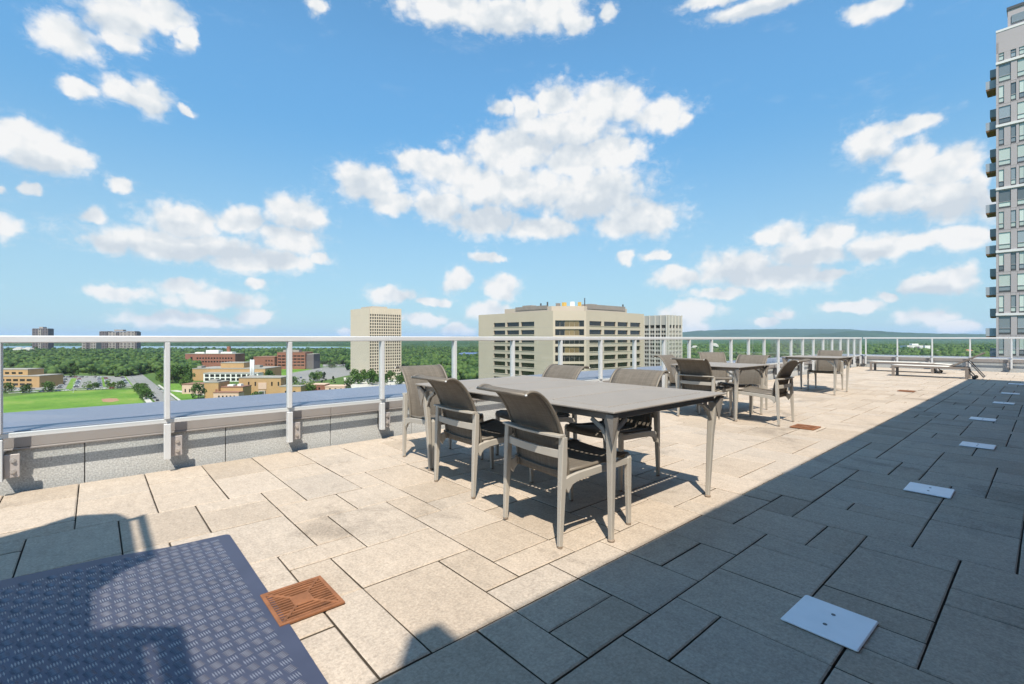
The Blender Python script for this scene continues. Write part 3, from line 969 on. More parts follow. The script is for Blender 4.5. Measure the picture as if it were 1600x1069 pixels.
# ================================================================== the city below
GZ = -50.0
GRASS = ground_material('campus_grass', [(.3, (.045, .085, .02)), (.5, (.075, .13, .03)), (.7, (.12, .16, .05))], .02, .25)
LAWN = ground_material('mown_lawn', [(.36, (.075, .165, .02)), (.5, (.12, .23, .03)), (.64, (.21, .27, .06))], .03, .22)
ASPH = ground_material('asphalt', [(.3, (.19, .19, .185)), (.7, (.27, .26, .25))], .03, .6)
PATH = ground_material('concrete_path', [(.3, (.42, .40, .36)), (.7, (.55, .52, .47))], .1, 1.0)
SOIL = ground_material('bare_soil', [(.3, (.30, .15, .09)), (.7, (.38, .24, .15))], .15, 1.2)
WATER, _t, _b = material('river_water', (.16, .25, .36), .18, 0, .6)
FOREST = foliage_material('forest_leaves', [(.008, .024, .007), (.022, .054, .014), (.068, .115, .028)], .02)
LEAF = foliage_material('tree_leaves', [(.022, .055, .012), (.045, .10, .020), (.085, .15, .035)], .25)
PALELEAF = foliage_material('pale_leaves', [(.05, .10, .018), (.085, .155, .028), (.13, .20, .045)], .25)
CONIF = foliage_material('conifer_leaves', [(.014, .028, .014), (.026, .048, .022), (.045, .07, .03)], .4)
FARLAND = ground_material('far_woodland', [(.32, (.018, .042, .016)), (.5, (.036, .075, .026)), (.68, (.075, .115, .045))], .004, .03)
HILLS = ground_material('hill_woodland', [(.3, (.014, .036, .018)), (.5, (.024, .055, .024)), (.7, (.045, .085, .035))], .0016, .012)
BARK = worn('bark', (.10, .075, .055), .2, 2, .9)
BEIGE = worn('beige_concrete', (.445, .38, .31), .07, .12, .85)
SLABC = worn('pale_precast', (.56, .48, .385), .05, .08, .85)
GREYC = worn('grey_precast', (.36, .34, .315), .08, .1, .85)
FINC = worn('fin_precast', (.50, .475, .44), .06, .1, .85)
TAN = worn('tan_brick', (.43, .27, .13), .10, .15, .9)
PINKB = worn('pink_render', (.56, .40, .31), .06, .15, .9)
REDB = worn('red_brick', (.25, .105, .07), .14, .12, .9)
BROWNR = worn('brown_roof', (.24, .125, .085), .12, .1, .9)
GREYR = worn('gravel_roof', (.30, .28, .25), .14, .1, .95)
WHITEP = worn('white_paint', (.72, .71, .68), .05, .2, .7)
APT = worn('apartment_concrete', (.30, .27, .25), .10, .05, .9)
APTD = worn('apartment_brick_dark', (.13, .11, .115), .12, .05, .9)
PANEL = worn('facade_panel', (.37, .335, .35), .07, .25, .55)
BAND = worn('facade_band', (.62, .61, .62), .05, .3, .6)
BALC = worn('balcony_panel', (.30, .33, .38), .08, .3, .45)
SOFFIT = worn('wood_soffit', (.22, .11, .055), .15, .5, .7)
ROOFD = worn('roof_equipment', (.24, .21, .19), .2, .5, .8)
YELLOW = worn('yellow_equipment', (.55, .36, .09), .15, .8, .6)
PINKR = worn('tiled_roof', (.36, .17, .11), .12, .3, .85)
BLUER = worn('blue_roof', (.10, .15, .28), .1, .3, .5)
WIN = window_material('dark_glazing', (.016, .017, .018), .10, .9)
WINS = window_material('slab_glazing', (.055, .046, .038), .2, .8)  # mid-dark brownish panes of the slab tower
WINW = window_material('warm_glazing', (.17, .125, .065), .15, .6)
WINB = window_material('blue_glazing', (.19, .22, .245), .08, 1.0)
CURT = window_material('pale_curtained_glazing', (.46, .52, .49), .12, .35)

base = tag(MB().box(-60, 24.4, -45, 6.40, GZ, -.31).build('apartment_block', PANEL), 'tall apartment block that carries the roof terrace', 'building')


def sheet(name, pts, z, mat, kind='structure'):
    o = MB().add([(x, y, z) for x, y in pts], [tuple(range(len(pts)))]).build(name, mat)
    return tag(o, kind=kind)


tag(MB().add([(-40000, -40000, GZ), (40000, -40000, GZ), (40000, 40000, GZ), (-40000, 40000, GZ)], [(0, 1, 2, 3)]).build('ground', GRASS), kind='structure')
sheet('lawn', [(-160, 560), (-61, 596), (-39, 614), (-18, 623), (29, 600), (29, 509), (29, 423), (20, 300), (-160, 300)], GZ + .06, LAWN)
sheet('bare_ground', [(4, 522), (9, 525), (14, 520), (15, 500), (10, 492), (5, 498)], GZ + .12, SOIL)
sheet('lawn', [(61, 647), (73, 636), (66, 459), (52, 420), (53, 533)], GZ + .06, LAWN)
sheet('lawn', [(209, 825), (252, 875), (294, 838), (218, 725), (175, 660)], GZ + .06, LAWN)
sheet('parking_lot', [(-150, 640), (-104, 655), (-43, 655), (30, 637), (36, 640), (36, 813), (-57, 905), (-141, 938), (-170, 800)], GZ + .06, ASPH)
sheet('street', [(36.3, 900), (50, 900), (50, 250), (36.3, 250)], GZ + .07, ASPH)
sheet('pavement', [(30.5, 640), (34.5, 640), (34.5, 250), (30.5, 250)], GZ + .10, PATH)
sheet('pavement', [(51, 640), (53, 640), (53, 250), (51, 250)], GZ + .10, PATH)
sheet('pavement', [(-60, 633), (30, 622), (30, 626), (-60, 637)], GZ + .11, PATH)
sheet('path', [(54, 560), (60, 563), (76, 500), (72, 498)], GZ + .12, PATH)
sheet('parking_lot', [(156, 564), (175, 634), (214, 728), (300, 834), (330, 800), (320, 769), (265, 637), (223, 592), (172, 549)], GZ + .08, ASPH)
sheet('parking_lot', [(304, 853), (357, 800), (420, 860), (384, 923), (334, 936)], GZ + .065, ASPH)
sheet('plaza', [(193, 477), (240, 600), (305, 545), (247, 429), (206, 419)], GZ + .09, PATH)
sheet('parking_lot', [(190, 500), (213, 513), (270, 483), (205, 368), (164, 404)], GZ + .065, ASPH)
for k, (x0, x1) in enumerate(((-22, -17), (6.5, 8.5), (29.5, 30.8))):
    sheet('planting_strip', [(x0, 652), (x1, 650), (x1, 812), (x0, 815)], GZ + .10, LAWN)

# river beyond the woods
def river(name, pts, z):
    return sheet(name, [site(*p) for p in pts], z, WATER)
river('river', [(-4200, 1950), (-1900, 1880), (-1500, 1960), (-1100, 1900), (-820, 1850), (-640, 1900), (-700, 2250), (-1000, 2700), (-1700, 2850), (-2600, 2950), (-4500, 3000)], GZ + .5)

# far wooded country and the hills
def land(name, nr, nd, r_of, d_of, z_of, mat):
    vs = []; fs = []
    for i in range(nd):
        for j in range(nr):
            dd = d_of(i / (nd - 1)); rr = r_of(j / (nr - 1)) * dd
            vs.append(site(rr, dd) + (z_of(rr, dd, i, j),))
    for i in range(nd - 1):
        for j in range(nr - 1):
            a = i * nr + j; fs.append((a, a + 1, a + nr + 1, a + nr))
    return tag(MB().add(vs, fs).build(name, mat), kind='structure')


rg = np.random.default_rng(3)
bumps = rg.random((200, 700))
def z_far(rr, dd, i, j):
    if -1.6 < rr / dd < -.28 and dd < 2900: return GZ - 3
    return GZ + 2 + bumps[i % 200, j % 700] ** 1.5 * 13 + max(0, (dd - 3800)) * .0022
land('far_woodland', 620, 90, lambda t: -1.6 + 3.2 * t, lambda t: 2050 * (9000 / 2050) ** t, z_far, FARLAND)

RIDGE = [(-1.6, 22), (-.5, 22), (.20, 30), (.28, 70), (.36, 138), (.39, 170), (.47, 205), (.58, 222), (.70, 215), (.757, 175), (.83, 125), (.90, 98), (1.02, 92), (1.3, 100), (1.7, 90)]
RIDGE2 = [(-1.6, -40), (.50, -20), (.60, 30), (.66, 66), (.72, 118), (.757, 118), (.83, 82), (.90, 62), (1.0, 42), (1.3, 30), (1.7, 10)]
def prof(tab, u):
    for (a, za), (b, zb) in zip(tab, tab[1:]):
        if u <= b:
            t = max(0, (u - a) / (b - a)); t = t * t * (3 - 2 * t)
            return za + (zb - za) * t
    return tab[-1][1]
hb = rg.random((64, 800))
def z_hill(tab, peak, d0, d1):
    def f(rr, dd, i, j):
        t = (dd - d0) / (peak - d0) if dd < peak else max(0, 1 - (dd - peak) / (d1 - peak))
        t = max(0, min(1, t)); t = t * t * (3 - 2 * t)
        jj = j / 9.0; k = int(jj); s = hb[i % 64, k % 800] * (1 - jj + k) + hb[i % 64, (k + 1) % 800] * (jj - k)
        top = prof(tab, rr / dd)
        return GZ + (top - GZ + (s - .5) * 14) * t + hb[(i * 7) % 64, j % 800] * 9 * t
    return f
land('hills', 420, 22, lambda t: -1.6 + 3.3 * t, lambda t: 8800 + 5200 * t, z_hill(RIDGE, 12000, 8800, 14000), HILLS)
land('hills', 420, 20, lambda t: -1.6 + 3.3 * t, lambda t: 6200 + 3200 * t, z_hill(RIDGE2, 8200, 6200, 9400), HILLS)

# ------------------------------------------------------------------ woods (one mass each, far beyond counting)
def ico():
    t = (1 + 5 ** .5) / 2
    v = np.array([(-1, t, 0), (1, t, 0), (-1, -t, 0), (1, -t, 0), (0, -1, t), (0, 1, t), (0, -1, -t), (0, 1, -t), (t, 0, -1), (t, 0, 1), (-t, 0, -1), (-t, 0, 1)], float)
    v /= np.linalg.norm(v[0])
    f = np.array([(0, 11, 5), (0, 5, 1), (0, 1, 7), (0, 7, 10), (0, 10, 11), (1, 5, 9), (5, 11, 4), (11, 10, 2), (10, 7, 6), (7, 1, 8),
                  (3, 9, 4), (3, 4, 2), (3, 2, 6), (3, 6, 8), (3, 8, 9), (4, 9, 5), (2, 4, 11), (6, 2, 10), (8, 6, 7), (9, 8, 1)])
    return v, f
IV, IF = ico()


def wood(name, centres, radii, lobes, label, seed):
    """crowns of `lobes` ragged lumps each, all in one mesh"""
    rg = np.random.default_rng(seed)
    n = len(centres)
    c = np.repeat(np.asarray(centres, float), lobes, 0); r = np.repeat(np.asarray(radii, float), lobes)
    m = n * lobes
    if lobes > 1:
        o = rg.normal(size=(m, 3)); o /= np.linalg.norm(o, axis=1)[:, None]
        c = c + o * (r * rg.uniform(.25, .75, m))[:, None] * np.array([1, 1, .8])
        r = r * rg.uniform(.38, .62, m)
    V = IV[None] * (r[:, None, None] * rg.uniform(.72, 1.28, (m, 12, 1))) + c[:, None, :]
    Fc = IF[None] + (np.arange(m) * 12)[:, None, None]
    V = V.reshape(-1, 3); Fc = Fc.reshape(-1, 3)
    me = bpy.data.meshes.new(name)
    me.vertices.add(len(V)); me.vertices.foreach_set('co', V.ravel())
    me.loops.add(Fc.size); me.loops.foreach_set('vertex_index', Fc.ravel().astype(np.int32))
    me.polygons.add(len(Fc)); me.polygons.foreach_set('loop_start', np.arange(0, Fc.size, 3, dtype=np.int32))
    me.materials.append(FOREST); me.update(calc_edges=True)
    return tag(link(name, me), label, 'woods', None, 'stuff')


def scatter(rmin, rmax, d0, d1, gap, keep, seed):
    rg = np.random.default_rng(seed); out = []
    dd = d0
    while dd < d1:
        rr = np.arange(rmin * dd, rmax * dd, gap)
        rr = rr + rg.uniform(-.45, .45, len(rr)) * gap
        ds = dd + rg.uniform(-.45, .45, len(rr)) * gap
        out += [(a, b) for a, b in zip(rr, ds) if keep(a / b, b)]
        dd += gap
    return out


def keep_near(u, dd):                     # u = right / ahead
    if u < -1.30 or u > .40: return False
    if u < -.725: return dd > 655 + 40 * math.sin(u * 40)
    if u < -.66: return dd > 600
    if u < -.40: return dd > 935
    if u < -.345: return dd > 905
    if u < -.23: return dd > 700
    if u < .0: return dd > 545
    return dd > 300
def crowns(pts, r0, r1, seed):
    rg = np.random.default_rng(seed); c = []; r = []
    for a, b in pts:
        q = rg.uniform(r0, r1); x, y = site(a, b)
        c.append((x, y, GZ + q * rg.uniform(.55, 1.15))); r.append(q)
    return c, r
c, r = crowns(scatter(-1.30, .42, 300, 1000, 9.0, keep_near, 21), 4.0, 9.2, 22)
wood('woods', c, r, 7, 'dense dark green woods bordering the campus car parks', 23)
c, r = crowns(scatter(-1.30, .50, 1000, 2150, 12.5, lambda u, dd: dd < 1800 or u > -.27, 24), 6.0, 9.0, 25)
wood('woods', c, r, 3, 'far green woods stretching from the campus to the river', 26)
c, r = crowns(scatter(.30, 1.25, 900, 2600, 17.0, lambda u, dd: True, 27), 7, 12, 28)
wood('woods', c, r, 4, 'green wooded suburb beyond the glass railing below the hills', 29)

# ------------------------------------------------------------------ single trees of the campus
def leafy(seed, h, rx, n, size, conical=False):
    rg = random.Random(seed); mb = MB()
    clumps = []
    for _ in range(14):
        a = rg.uniform(0, 6.283); t = rg.uniform(.28, 1)
        rr = rx * (1 - t) * 1.1 + .2 if conical else rx * math.sqrt(max(.05, 1 - ((t - .62) / .45) ** 2)) * rg.uniform(.3, .9)
        clumps.append((rr * math.cos(a), rr * math.sin(a), t * h, rx * (.25 if conical else .42)))
    for _ in range(n):
        cx, cy, cz_, cr = rg.choice(clumps)
        p = Vector((rg.gauss(0, 1), rg.gauss(0, 1), rg.gauss(0, 1))).normalized() * cr * rg.uniform(.55, 1.05)
        p = Vector((cx, cy, cz_)) + p
        if p.z < .12 * h: p.z = .12 * h + rg.uniform(0, .6)
        nrm = Vector((rg.gauss(0, 1), rg.gauss(0, 1), rg.gauss(.6, 1))).normalized()
        u = nrm.orthogonal().normalized(); w = nrm.cross(u); s = size * rg.uniform(.6, 1.3)
        mb.add([p + u * s, p + w * s * .7, p - u * s, p - w * s * .7], [(0, 1, 2, 3)])
    return mb


def trunk(h, r):
    m = MB().tube([(0, 0, 0), (.05, 0, h * .3), (0, .08, h * .55), (.1, 0, h * .8)], [r, r * .75, r * .5, r * .2], 7)
    for a in (0, 2.1, 4.2):
        m.tube([(0, 0, h * .35), (math.cos(a) * h * .12, math.sin(a) * h * .12, h * .55), (math.cos(a) * h * .2, math.sin(a) * h * .2, h * .75)], [r * .45, r * .3, r * .12], 5)
    return m


KINDS = {}
def tree_kind(key, h, rx, leafmat, conical):
    KINDS[key] = (leafy(hash(key) % 97 + 3 if False else len(KINDS) * 7 + 3, h, rx, 620, .62 if not conical else .5, conical).mesh('crown', leafmat), trunk(h, .28).mesh('trunk', BARK))
tree_kind('round', 9.5, 4.6, LEAF, False)
tree_kind('pale', 8.5, 4.8, PALELEAF, False)
tree_kind('wide', 7.5, 5.2, LEAF, False)
tree_kind('spire', 12.5, 3.4, CONIF, True)
rnd = random.Random(8)
TREES = [('wide', -33, 632, 1.0), ('wide', -48, 629, 1.0), ('wide', -62, 640, 1.1), ('round', -78, 640, 1.1), ('pale', -5, 632, .8), ('wide', 1, 634, .8),
         ('pale', 12, 628, .85), ('wide', 20, 624, .8), ('round', -20, 832, 1.3), ('round', -3, 850, 1.2), ('wide', 22, 845, 1.2),
         ('wide', 32, 590, .9), ('wide', 32.5, 572, .9), ('wide', 32, 553, .95), ('wide', 32.4, 535, .9), ('wide', 32, 516, .9), ('wide', 32.2, 497, .9),
         ('pale', 71, 600, 1.0), ('round', 65, 472, 1.25), ('round', 80, 640, 1.2), ('pale', 74, 655, 1.1), ('round', 60, 690, 1.4), ('round', 66, 655, 1.5), ('round', 70, 672, 1.6), ('round', 78, 690, 1.6), ('wide', 64, 720, 1.6), ('round', 72, 706, 1.7), ('round', 86, 704, 1.7), ('pale', 58, 668, 1.3),
         ('pale', 148, 458, 1.25), ('pale', 154, 464, 1.2), ('pale', 142, 462, 1.1), ('spire', 181, 504, 1.0), ('spire', 189, 500, .95), ('round', 184, 446, 1.1),
         ('wide', 220, 507, 1.2), ('round', 230, 498, 1.3), ('round', 224, 482, 1.2), ('pale', 238, 500, 1.3), ('round', 228, 463, 1.2), ('round', 240, 520, 1.3), ('wide', 250, 470, 1.25),
         ('round', 257, 505, 1.3), ('pale', 262, 470, 1.2), ('wide', 166, 554, 1.0), ('round', 190, 564, 1.1), ('pale', 200, 580, 1.1), ('wide', 210, 600, 1.0), ('round', 150, 590, 1.1),
         ('wide', 100, 430, .8), ('round', 232, 545, 1.2), ('round', 243, 548, 1.25), ('pale', 236, 535, 1.2), ('wide', 300, 800, 1.2), ('round', 270, 850, 1.3), ('wide', 250, 860, 1.2)]
LAB = {'round': 'round dark leaved tree', 'pale': 'pale green tree', 'wide': 'low spreading tree', 'spire': 'dark pointed conifer'}
def tree_place(x, y):
    if x < 28 and y < 700: return 'in the hedge line between lawn and car park'
    if x < 30: return 'at the far edge of the car park under the woods'
    if x < 34: return 'in the row between the lawn and the street'
    if x < 105: return 'beside the tan brick buildings along the street'
    if y > 750: return 'by the distant car park before the woods'
    if x < 175: return 'among the low stores beside the slab tower'
    return 'at the foot of the ribbed slab tower'
for kd, x, y, s in TREES:
    pl = tree_place(x, y)
    o = thing('conifer' if kd == 'spire' else 'tree', LAB[kd] + ' ' + pl, 'tree', (x, y, GZ), rnd.uniform(0, 6.28), 'trees ' + pl)
    s *= rnd.uniform(.9, 1.12); o.scale = (s, s, s * rnd.uniform(.92, 1.1))
    link('crown', KINDS[kd][0], o); link('trunk', KINDS[kd][1], o)

# ------------------------------------------------------------------ parked cars
def car_mesh(paint):
    m = MB()
    prof_ = [(-2.15, .35), (-2.2, .75), (-1.5, .92), (-.95, 1.38), (.75, 1.42), (1.45, .98), (2.15, .86), (2.2, .4)]
    n = len(prof_)
    for w in (-.86, .86): m.v += [(x, w * (.86 if z > 1.2 else 1), z) for x, z in prof_]
    m.f += [tuple(range(n - 1, -1, -1)), tuple(range(n, 2 * n))] + [(i, (i + 1) % n, n + (i + 1) % n, n + i) for i in range(n)]
    body = len(m.f)
    for x in (-1.35, 1.35):
        for y in (-.87, .87):
            m.loft([[(x + .33 * math.cos(i * .785), y + dy, .335 + .33 * math.sin(i * .785)) for i in range(8)] for dy in (-.08, .08)])
    tyre = len(m.f)
    for s in (-1, 1):
        m.add([(-1.35, s * .868, .98), (-.92, s * .78, 1.33), (.68, s * .78, 1.36), (1.22, s * .868, 1.0)], [(0, 1, 2, 3)])
    m.add([(-1.46, -.72, .955), (-1.46, .72, .955), (-1.0, .68, 1.36), (-1.0, -.68, 1.36)], [(0, 1, 2, 3)])
    m.add([(1.44, -.72, 1.0), (1.44, .72, 1.0), (.80, .68, 1.405), (.80, -.68, 1.405)], [(0, 1, 2, 3)])
    me = m.mesh('car', [paint, RUBBER, WIN])
    for k, p in enumerate(me.polygons): p.material_index = 0 if k < body else (1 if k < tyre else 2)
    return me


PAINTS = {'white': (.75, .75, .74), 'silver': (.45, .46, .47), 'black': (.02, .02, .022), 'grey': (.14, .145, .15), 'blue': (.03, .06, .16), 'red': (.28, .03, .025)}
CARS = {k: car_mesh(worn('car_paint_' + k, v, .05, 1, .3, .1)) for k, v in PAINTS.items()}
COLS = ['white'] * 4 + ['silver'] * 3 + ['black'] * 4 + ['grey'] * 4 + ['blue'] * 2 + ['red']
rnd = random.Random(4)
def car(x, y, a, where, grp):
    k = rnd.choice(COLS)
    o = link('parked_car', CARS[k], None, (x, y, GZ + .09), rad(a + rnd.uniform(-2, 2)))
    tag(o, k + ' car parked ' + where, 'car', grp)
for x in (-27, -14.5, 4, 10.5, 26.5):
    y = 662.0
    while y < 800:
        if rnd.random() < .70: car(x, y, rnd.choice((0, 180)), 'in the lot between lawn and woods', 'cars in the lot by the woods')
        y += 4.6
for x in (-45, -52):
    for k in range(9):
        if rnd.random() < .8: car(x - k * 1.5, 662 + k * 4.5, 0, 'beside the low tan office block', 'cars by the tan office')
for k in range(22):
    if rnd.random() < .8: car(-58 + k * 3.1, 868 - k * 2.9, 45, 'along the far edge of the lot under the woods', 'cars under the woods')
for k in range(17):
    if rnd.random() < .75: car(38, 470 + k * 7.2, 90, 'along the street beside the lawn', 'cars along the street')
    if rnd.random() < .45: car(48.4, 474 + k * 7.4, 90, 'along the street beside the lawn', 'cars along the street')
for k in range(15):
    if rnd.random() < .8: car(-60 + k * 5.6, 628 - (k - 4) * .5, 8, 'behind the hedge trees at the lawn edge', 'cars at the lawn edge')
for j in range(3):
    for k in range(15):
        if rnd.random() < .75: car(312 + k * 3.4 + j * 13, 855 - k * 2.3 + j * 24, 45, 'in the lot between red brick offices and slab tower', 'cars in the distant lot')
for k in range(14):
    if rnd.random() < .7: car(175 + k * 7.2, 590 + k * 13, 62, 'along the car park road behind the tan brick halls', 'cars along the road')
for k in range(10):
    if rnd.random() < .7: car(200 + k * 4, 450 + k * 1.5, 70, 'in front of the ribbed slab tower', 'cars by the slab tower')
lp = thing('lamp_post', 'tall grey lamp post at the far edge of the lawn', 'lamp post', (-15, 600, GZ))
MB().tube([(0, 0, 0), (0, 0, 10)], [.14, .08], 8).build('pole', RAILW, lp)
MB().bar([(-.1, 0, 10.02), (1.8, 0, 10.2)], [(.3, .14)] * 2, (0, 1, 0)).build('lamp_head', RAILW, lp)

# ================================================================== buildings
class Face:
    """one side of a building in metres along the side (u), up (z) and outward (d)"""
    def __init__(self, root, kind, plane):
        self.r, self.k, self.p = root, kind, plane
    def blk(self, name, mat, u0, u1, z0, z1, d0, d1, parent=None):
        k, p = self.k, self.p; par = parent or self.r
        if k == 'x-': return cube(name, mat, par, p - d1, p - d0, u0, u1, z0, z1)
        if k == 'y-': return cube(name, mat, par, u0, u1, p - d1, p - d0, z0, z1)
        if k == 'y+': return cube(name, mat, par, u0, u1, p + d0, p + d1, z0, z1)


def punched(face, ulo, uhi, zlo, zhi, cols, rows, wall, glass, depth=.4, pick=None, pier='wall_pier', span='spandrel'):
    """wall built of piers and spandrels round real recessed windows"""
    edges = [ulo] + [e for c in cols for e in c] + [uhi]
    for a, b in zip(edges[0::2], edges[1::2]):
        if b - a > .01: face.blk(pier, wall, a, b, zlo, zhi, -.5, 0)
    for (a, b) in cols:
        zs = [zlo] + [e for r in sorted(rows) for e in r] + [zhi]
        for c_, e_ in zip(zs[0::2], zs[1::2]):
            if e_ - c_ > .01: face.blk(span, wall, a + .002, b - .002, c_, e_, -.5, -.012)
        for (c_, e_) in rows:
            g = pick() if pick else glass
            face.blk('window', g, a + .002, b - .002, c_ + .002, e_ - .002, -depth - .05, -depth)


# --- the big beige office block beyond the long table
ob = thing('office_block', 'large beige concrete office block with strip windows and chamfered corner', 'building', (145.2, 129.3, GZ))
bx, by = 145.2, 129.3
H = lambda z: z - GZ
L_ = lambda c: [(a - by, b - by) for a, b in c]
X_ = lambda c: [(a - bx, b - bx) for a, b in c]
rows = [(H(6.3 - 3.68 * k), H(8.3 - 3.68 * k)) for k in range(15)]
MB().prism([(.6, 9.5), (10.7, .6), (53, .6), (53, 60), (.6, 60)], 0, H(9.5)).build('core', GREYC, ob)
fl = Face(ob, 'x-', 0)
punched(fl, 9.3, 60.7, 0, H(12.6), L_([(150, 158.7), (160, 168.5), (169.7, 178.3)]), rows, BEIGE, WIN, .45)
fr_ = Face(ob, 'y-', 0)
punched(fr_, 10.5, 53.5, 0, H(12.6), X_([(157.8, 166.1), (167.8, 176.3), (177.7, 185.6), (187.4, 195.7)]), rows, BEIGE, WIN, .45)
# chamfered corner: a face turned 45 degrees
clen = math.hypot(10.5, 9.3); cang = math.atan2(-9.3, 10.5)
cc = link('corner_bay', None, ob, (0, 9.3, 0), cang)
fc = Face(ob, 'y-', 0)
def cblk(name, mat, u0, u1, z0, z1, d0, d1): return cube(name, mat, cc, u0, u1, -d1, -d0, z0, z1)
rnd = random.Random(2)
cblk('wall_pier', BEIGE, 0, .9, 0, H(12.6), -.5, -.003); cblk('wall_pier', BEIGE, clen - .9, clen, 0, H(12.6), -.5, -.003)
zs = [0] + [e for k in range(14, -1, -1) for e in (H(5.9 - 3.68 * k), H(8.5 - 3.68 * k))] + [H(12.6)]
for a, b in zip(zs[0::2], zs[1::2]): cblk('spandrel', BEIGE, .9, clen - .9, a, b, -.5, -.012)
for k in range(15):
    for i in range(6):
        w = (clen - 1.8) / 6
        cblk('window', WINW if (k in (0, 1, 3) and i in (2, 3, 4)) else WIN, .9 + i * w + .06, .9 + (i + 1) * w - .06, H(5.9 - 3.68 * k), H(8.5 - 3.68 * k), -.4, -.35)
# panel joints on the blank walls
for k in range(14):
    fl.blk('panel_joint', GREYC, 9.32, 20.6, H(5.6 - 3.68 * k), H(5.66 - 3.68 * k), .0, .012)
    fl.blk('panel_joint', GREYC, 49.1, 60.6, H(5.6 - 3.68 * k), H(5.66 - 3.68 * k), .0, .012)
    fr_.blk('sill', SLABC, 12.6, 50.5, H(6.12 - 3.68 * k), H(6.28 - 3.68 * k), .0, .15)
    fl.blk('sill', SLABC, 20.7, 49.0, H(6.12 - 3.68 * k), H(6.28 - 3.68 * k), .0, .15)
# side facing away to the left shows a strip of windows
fb_ = Face(ob, 'y+', 61.0)
punched(fb_, -.0, 53.5, 0, H(12.6), [(1.2, 9), (10.2, 18), (19.2, 27)], rows, BEIGE, WIN, .45)
cube('roof', GREYR, ob, .6, 53, 9.5, 60.2, H(9.6), H(10.2))
MB().prism([(4.5, 14.5), (14.5, 4.5), (46, 4.5), (46, 46), (4.5, 46)], H(10.25), H(15.0)).build('roof_storey', BEIGE, ob)
cube('roof_screen', ROOFD, ob, 16.5, 44.5, 4.3, 4.497, H(13.9), H(15.9))
cube('roof_screen', ROOFD, ob, 4.3, 4.497, 17, 38, H(13.9), H(15.5))
for (x, y, w, l, z0, z1, m) in ((11, 13, 1.6, 1.4, 15.0, 16.9, YELLOW), (13.6, 10.2, 1.2, 1.6, 15.0, 17.2, WHITEP), (9.5, 15.5, 1.8, 1.2, 15.0, 16.6, ROOFD), (7.6, 20, .5, .5, 15, 17.3, DARKMET), (7.4, 24, .5, .5, 15, 16.9, DARKMET),
                               (16, 8.2, 1.0, 1.2, 15.0, 17.0, YELLOW), (18.5, 7.5, .3, .3, 15, 18.9, DARKMET), (45, 6, .5, .5, 15, 17.2, DARKMET), (24, 9, 5, 5, 15, 16.6, ROOFD), (34, 9, 4, 4, 15, 16.4, ROOFD), (7, 30, 3.5, 6, 15, 16.3, ROOFD)):
    cube('roof_unit', m, ob, x, x + w, y, y + l, H(z0) + .01, H(z1))

# --- ribbed slab tower
st = thing('slab_tower', 'tall pale slab tower with blank side wall and ribbed window front', 'building', (254.4, 555.5, GZ))
MB().box(.6, 43, .6, 56.5, 9.0, H(37.5)).build('core', SLABC, st)
Face(st, 'x-', 0).blk('end_wall', SLABC, 0, 57, 5.5, H(38.3), -.6, 0)
f = Face(st, 'y-', 0)
cols = [(.95 + k * 3.05, 3.0 + k * 3.05) for k in range(14)]
rows = [(H(28.3 - 3.72 * k), H(30.7 - 3.72 * k)) for k in range(20)]
punched(f, .002, 43.9, 5.5, H(38.3), cols, rows, SLABC, WINS, .42)
for k in range(15):
    f.blk('rib', SLABC, .2 + k * 3.05, .7 + k * 3.05, 6.5, H(38.9), 0, .30)
for k in range(8):
    Face(st, 'x-', 0).blk('panel_joint', BEIGE, .3, 56.7, 14 + k * 9.4, 14.12 + k * 9.4, .0, .015)
cube('roof', GREYR, st, .6, 43, .6, 56.5, H(37.52), H(37.9))
cube('roof_plant', BEIGE, st, 9, 30, 12, 44, H(37.92), H(41.2))
cube('ground_floor', DARKMET, st, 3, 40, 3, 54, 0, 5.4)
for k in range(8): cube('column', SLABC, st, .4 + k * 6.05, 1.4 + k * 6.05, .3, 1.3, 0, 5.45)
for k in range(1, 9): cube('column', SLABC, st, .3, 1.3, k * 6.8, 1 + k * 6.8, 0, 5.45)
cube('entrance_wing', SLABC, st, 20, 62, -16, -8, 0, 4.6)

# --- grey gridded tower behind the office block
gt = thing('grid_tower', 'grey precast tower with deep window grid and pale fins behind the beige block', 'building', (299.8, 175.7, GZ))
MB().box(.5, 18, .5, 24, 0, H(16)).build('core', GREYC, gt)
for kind, n, off in (('x-', 5, 1.1), ('y-', 4, .6)):
    f = Face(gt, kind, 0)
    span = 23.6 if kind == 'x-' else 18.0
    cols = [(off + k * (span - off) / n + .5, off + (k + 1) * (span - off) / n - .3) for k in range(n)]
    rows = [(H(4.6 - 2.95 * k), H(6.2 - 2.95 * k)) for k in range(16)] + [(H(7.9), H(10.2))]
    punched(f, .002, span + .4, 0, H(17.0), cols, rows, GREYC, WIN, .5)
    for c in cols: 
        f.blk('fin', FINC, c[0] - .62, c[0] - .08, 0, H(17.3), .002, .55)
        f.blk('fin', FINC, (c[0] + c[1]) / 2 - .09, (c[0] + c[1]) / 2 + .09, 0, H(7.4), .002, .28)
    f.blk('fin', FINC, span - .35, span + .4, 0, H(17.3), .002, .55)
cube('roof', GREYR, gt, .5, 18, .5, 24, H(16.02), H(16.3))

